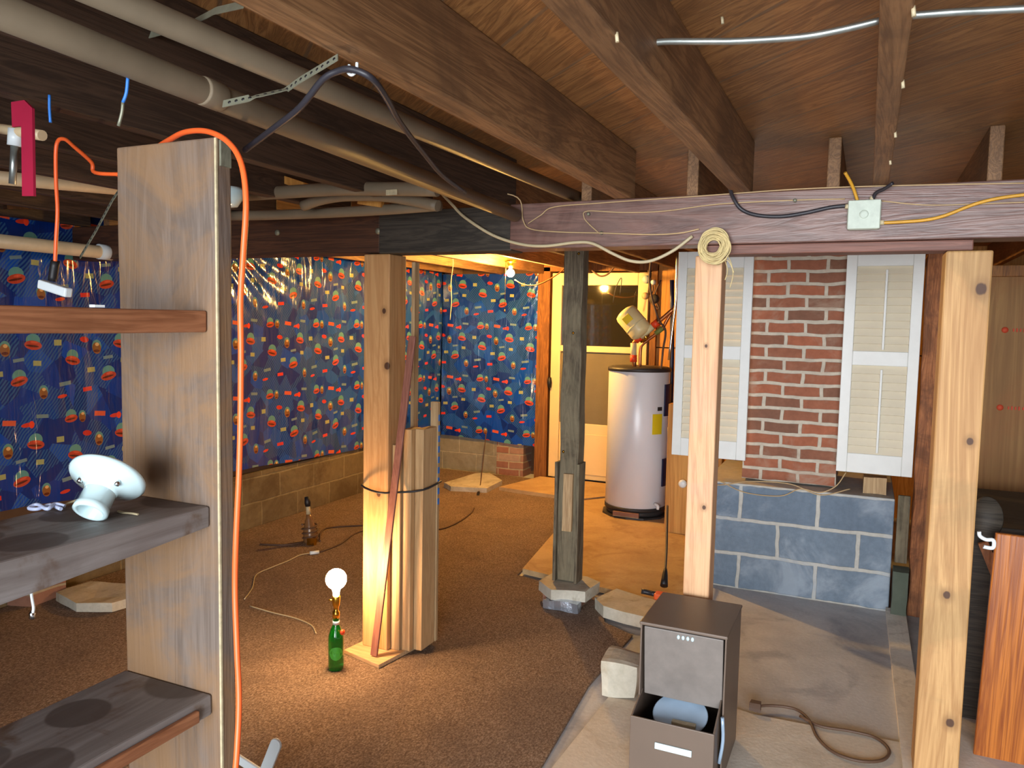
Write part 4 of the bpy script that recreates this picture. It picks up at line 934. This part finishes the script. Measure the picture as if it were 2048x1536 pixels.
# far left plumbing
t = thing('cream_pipe', 'lower cream pipe with a white coupling at far left', 'pipe', tuple(PX(100, 490, -3.8)))
b = NB(); tube(b, [PX(-60, 476, -3.8), PX(235, 508, -3.8), PX(300, 514, -3.8)], .034, 18, 0); obj('pipe', b, M['cream_pipe'], t)
b = NB(); tube(b, [PX(197, 503, -3.8), PX(222, 506, -3.8)], .041, 18, 0); obj('coupling', b, M['white_plastic'], t)
b = NB(); tube(b, [PX(222, 506, -3.8), PX(229, 507, -3.8)], .036, 18, 0); obj('primer_ring', b, plain('purple_primer', C(80, 40, 110), .5), t)['label'] = 'purple primer ring'
t = thing('cream_pipe', 'upper cream pipe running behind the crimson strip at far left', 'pipe', tuple(PX(100, 365, -3.0)))
b = NB(); tube(b, [PX(-60, 350, -3.0), PX(235, 378, -3.0), PX(300, 384, -3.0)], .026, 18, 0); obj('pipe', b, M['cream_pipe'], t)
t = thing('pipe_tee', 'white pipe tee with a grey drop pipe in the top left corner', 'pipe', tuple(PY(30, 280, 1.3)))
b = NB(); tube(b, [PY(-20, 254, 1.3), PY(85, 271, 1.3)], .013, 14, 0); obj('pipe', b, M['cream_pipe'], t)
b = NB(); tube(b, [PY(32, 258, 1.3), PY(30, 292, 1.3)], .018, 14, 0); obj('tee', b, M['white_plastic'], t)
b = NB(); tube(b, [PY(29, 290, 1.3), PY(25, 368, 1.3)], .009, 10, 0); obj('drop_pipe', b, M['galv'], t)
b = NB(); box(b, -.5, .5, -.002, .002, -.5, .5)
b.free(); b = NB()
q = [PY(x, y, 1.15) for x, y in ((22, 204), (48, 200), (64, 216), (67, 392), (44, 392), (42, 252), (24, 254))]
lo = [b.verts.new(p) for p in q]; hi = [b.verts.new(p+Vector((0, .006, 0))) for p in q]
b.faces.new(lo); b.faces.new(hi[::-1])
for i in range(len(q)): b.faces.new((lo[i], lo[(i+1) % len(q)], hi[(i+1) % len(q)], hi[i]))
tag(obj('plastic_strip', b, M['crimson']), 'crimson plastic strip hanging at far left', 'strip')
b = NB(); beam(b, PX(5, 398, -3.95), PX(300, 405, -3.95), .05, .10); tag(obj('ledger_board', b, M['beam_brown']), 'dark ledger board above the blue sheet at far left', 'board')
for pts, lab in (([(256, 152), (253, 185), (246, 205)], 'short blue wire hanging under the brown joist left of the upright'), ([(99, 190), (99, 215), (101, 245)], 'dim blue wire hanging near the crimson strip')):
    t = thing('blue_wire', lab, 'wire', tuple(PZ(*pts[-1], 2.0)))
    b = NB(); tube(b, [PY(x, y, 1.0 if pts[0][0] > 200 else 1.1) for x, y in pts], .003, 6, 3); obj('wire', b, M['blue'], t)
    if pts[0][0] > 200:
        b = NB(); tube(b, [PY(x, y, 1.0) for x, y in ((246, 205), (244, 225), (237, 252))], .003, 6, 3); obj('frayed_end', b, M['strap'], t)

# ================================================================ CABLES ON THE BEAM
def wire(nm, pts, y, r, mat, lab, cat='cable'):
    P = [PY(p[0], p[1], p[2] if len(p) > 2 else y) for p in pts]
    b = NB(); tube(b, P, r, 8); return tag(obj(nm, b, M[mat]), lab, cat)
wire('cable', [(490, 300, 1.34), (550, 255, 1.26), (600, 215, 1.22), (645, 160, 1.2), (675, 143, 1.2), (705, 139, 1.2), (745, 158, 1.22), (775, 200, 1.3), (800, 245, 1.42), (850, 310, 1.7), (884, 350, 1.9), (930, 385, 2.1)], 0, .0065, 'black_cable', 'black cable slung through a white hook on the wide joist')
c = PY(706, 140, 1.215); b = NB(); tube(b, [c+Vector((-.008, 0, .010)), c+Vector((-.009, -.004, -.003)), c+Vector((0, -.004, -.010)), c+Vector((.009, -.002, -.003)), c+Vector((.009, 0, .012))], .003, 8); tag(obj('cable_hook', b, M['white_plastic']), 'small white cable hook under the wide joist', 'hook')
wire('cable', [(884, 388), (905, 410), (930, 435), (985, 470), (1040, 488), (1090, 492), (1150, 485), (1185, 487), (1225, 507), (1262, 522), (1300, 522), (1345, 502), (1385, 472)], 2.915, .0062, 'white_cable', 'beige cable sagging below the beam to the string coil')
wire('wire', [(866, 294, 2.6), (880, 345, 2.7), (960, 378, 2.85), (1035, 395), (1046, 440), (1062, 458), (1120, 464), (1200, 466), (1300, 469), (1360, 466), (1398, 458)], 2.918, .0026, 'thin_wire', 'thin wire kinking down past the pipe end and along the red brown beam', 'wire')
wire('wire', [(1056, 447), (1082, 430), (1108, 414), (1200, 406), (1400, 392), (1600, 378), (1800, 371), (2060, 366)], 2.922, .0022, 'thin_wire', 'thin wire along the top edge of the red brown beam', 'wire')
wire('wire', [(1200, 468), (1178, 448), (1168, 434), (1176, 422), (1250, 425), (1330, 422), (1440, 408), (1600, 400), (1690, 398)], 2.924, .0022, 'thin_wire', 'thin wire looped round a nail left of the string coil', 'wire')
wire('wire', [(1764, 402), (1850, 410), (1950, 408), (2060, 404)], 2.924, .002, 'thin_wire', 'thin straight wire right of the junction box', 'wire')
wire('cable', [(1459, 374, 2.86), (1466, 395, 2.9), (1482, 418), (1512, 430), (1560, 433), (1610, 426), (1660, 415), (1697, 411)], 2.918, .007, 'black_cable', 'black cable curving from the joist into the junction box')
wire('cable', [(1756, 446), (1800, 444), (1850, 440), (1890, 431), (1950, 408), (2000, 396), (2060, 388)], 2.914, .0055, 'yellow_cable', 'yellow cable leaving the junction box to the right')
wire('cable', [(1715, 402, 2.915), (1708, 380, 2.9), (1700, 362, 2.88), (1690, 345, 2.86)], 0, .0055, 'yellow_cable', 'orange yellow cable stub above the junction box')
wire('cable', [(1744, 402, 2.915), (1752, 386, 2.9), (1768, 378, 2.88), (1786, 366, 2.86)], 0, .006, 'black_cable', 'short black cable stub above the junction box')
t = thing('junction_box', 'pale grey painted square junction box on the red brown beam', 'junction box', (-.033, 2.93, 1.905))
c = PY(1728, 430, 2.915)
b = NB(); box(b, c.x-.052, c.x+.052, 2.90, 2.93, c.z-.050, c.z+.050); obj('box_body', b, M['jbox'], t, bevel=.008)
b = NB(); box(b, c.x-.050, c.x+.050, 2.896, 2.901, c.z-.048, c.z+.048); obj('cover_plate', b, M['jbox'], t, bevel=.004)
b = NB(); lathe(b, [(.010, 0), (.014, 0), (.014, .003), (.010, .003)], Matrix.Translation((c.x, 2.896, c.z)) @ Matrix.Rotation(PI/2, 4, 'X'), 20); obj('knockout_ring', b, M['jbox'], t)
b = NB()
for dx, dz in ((-.053, .03), (.056, -.028), (.022, .053)): lathe(b, [(0, -.007), (.008, -.007), (.008, .007), (0, .007)], Matrix.Translation((c.x+dx, 2.912, c.z+dz)), 10)
obj('cable_clamp', b, M['label_grey'], t)
for px, py, l in ((1590, 401, 'tiny pale nail head left of the junction box'), (1177, 428, 'nail with wire wound round it on the red brown beam'), (1203, 466, 'dark insulator nail under the thin wires')):
    b = NB(); c = PY(px, py, 2.925); lathe(b, [(0, 0), (.007, 0), (.007, .01), (0, .014)], Matrix.Translation(c+Vector((0, .005, 0))) @ Matrix.Rotation(PI/2, 4, 'X'), 8); tag(obj('nail', b, M['strap']), l, 'nail')
# string coil
t = thing('string_coil', 'coil of pale string hung at the top of the pale fir post', 'string', tuple(PY(1428, 490, 2.92)))
rnd = random.Random(3)
for k in range(24):
    c = PY(1427+rnd.uniform(-3, 3), 487+rnd.uniform(-4, 8), 2.915-.0015*k)
    ra = .026+.030*k/24; rb = ra*rnd.uniform(1.0, 1.15); ph = rnd.uniform(0, 6)
    b = NB(); tube(b, [c+Vector((ra*math.cos(a+ph)+rnd.uniform(-.002, .002), rnd.uniform(-.004, .004), rb*math.sin(a+ph)-.004)) for a in [2*PI*i/14 for i in range(15)]], .0028, 6, 3); obj('string_loop', b, M['cord_coil'], t)
for px in ([(1452, 505), (1462, 525), (1466, 550), (1460, 575)], [(1446, 510), (1455, 540), (1450, 560)], [(1420, 520), (1436, 530), (1455, 520), (1468, 545)]):
    b = NB(); tube(b, [PY(x, y, 2.94) for x, y in px], .0016, 5, 4); obj('loose_strand', b, M['cord_coil'], t)
# armoured cable across the bays
t = thing('metal_cable', 'shiny flexible metal cable crossing the joist bays at top right', 'cable', (-.2, 1.56, 2.11))
b = NB(); tube(b, [PY(1265, 96, 1.56), PY(1320, 84, 1.56), PY(1400, 83, 1.56), PY(1480, 82, 1.56), PY(1600, 74, 1.56), PY(1680, 60, 1.56), PY(1765, 40, 1.56)], .0065, 10); obj('sheath', b, M['galv'], t)
b = NB(); tube(b, [PY(1800, 33, 1.57), PY(1900, 25, 1.57), PY(1980, 21, 1.58), PY(2100, 15, 1.58)], .0065, 10); obj('sheath', b, M['galv'], t)
# small nails / staples on the edge of the right joist
for k, (px, py) in enumerate(((1826, 12), (1805, 160), (1790, 262), (1780, 318), (1233, 65), (1444, 33))):
    b = NB(); c = PZ(px, py, 2.246 if k == 5 else 2.06); tube(b, [c, c+Vector((.002, 0, -.016))], .0035, 6, 0)
    lab = ['uppermost pale nail stub on the right joist edge', 'second pale nail stub on the right joist edge', 'third pale nail stub down the right joist edge', 'lowest pale nail stub on the right joist edge', 'pale nail stub on the joist where the metal cable begins', 'pale nail stub near the ceiling knot'][k]
    tag(obj('nail_stub', b, M['label_grey']), lab, 'nail')
# wires behind the beam
wire('cable', [(1145, 518, 5.7), (1120, 545, 5.75), (1080, 568, 5.8), (1050, 570, 5.85), (1030, 560, 5.88)], 0, .005, 'copper', 'orange brown cable looping from the bulb to the grey post')
wire('string', [(905, 508), (906, 530), (902, 565), (903, 600), (900, 640)], 6.0, .0035, 'white_cable', 'pale string hanging before the back blue sheet', 'string')
wire('cable', [(1184, 541), (1200, 552), (1216, 548), (1230, 532), (1240, 528)], 6.6, .008, 'brown_cable', 'dark cable looped over the top of the cream door')
wire('cable', [(1226, 605), (1232, 575), (1243, 556), (1240, 590)], 6.8, .004, 'black_cable', 'thin black cable bent in front of the door glass')
b = NB(); tube(b, [PY(x, y, 3.3) for x, y in ((742, 716), (735, 770), (733, 830), (739, 890))], .006, 8); tag(obj('cable', b, M['white_cable']), 'pale cable bowing out left of the pine post', 'cable')

# ================================================================ FAR RIGHT
b = NB(); a = PY(1992, 1066, 3.25); vs = box(b, 0, .40, 0, .022, -.86, .0)
Ml = Matrix.Translation(a) @ Matrix.Rotation(math.radians(1.5), 4, 'Y')
for v in b.verts: v.co = Ml @ v.co
tag(obj('varnished_door_panel', b, M['varnish'], bevel=.004), 'orange varnished board standing right of the knotty post', 'board')
t = thing('s_hook', 'white S shaped plastic hook between the knotty post and the orange board', 'hook', tuple(PY(1975, 1095, 3.0)))
b = NB(); tube(b, [PY(x, y, 3.0) for x, y in ((1958, 1063), (1960, 1072), (1972, 1079), (1986, 1080), (1988, 1090), (1984, 1096), (1970, 1094), (1967, 1093))], .0065, 10, 5); obj('hook', b, M['white_plastic'], t)
b = NB(); c = PY(1978, 1080, 3.30); lathe(b, [(0, -.02), (.05, -.018), (.055, 0), (.05, .018), (0, .02)], Matrix.Translation(PY(1974, 1035, 3.4)) @ Matrix.Rotation(math.radians(75), 4, 'X') @ Matrix.Scale(1.5, 4, (0, 1, 0)), 24); tag(obj('dark_oval_handle', b, M['beam_black']), 'dark rounded object behind the white hook', 'handle')
b = NB(); beam(b, PY(1966, 1085, 3.45), PY(1996, 1160, 3.45), .02, .035); tag(obj('brace', b, M['post_red']), 'slanted brown brace behind the orange board', 'brace')
b = NB(); c = Vector((.62, 3.6, 0)); box(b, .42, 1.2, 3.55, 4.4, .0, .80); tag(obj('dark_cabinet', b, M['beam_black'], bevel=.004), 'dark cabinet side behind the orange varnished board', 'cabinet')
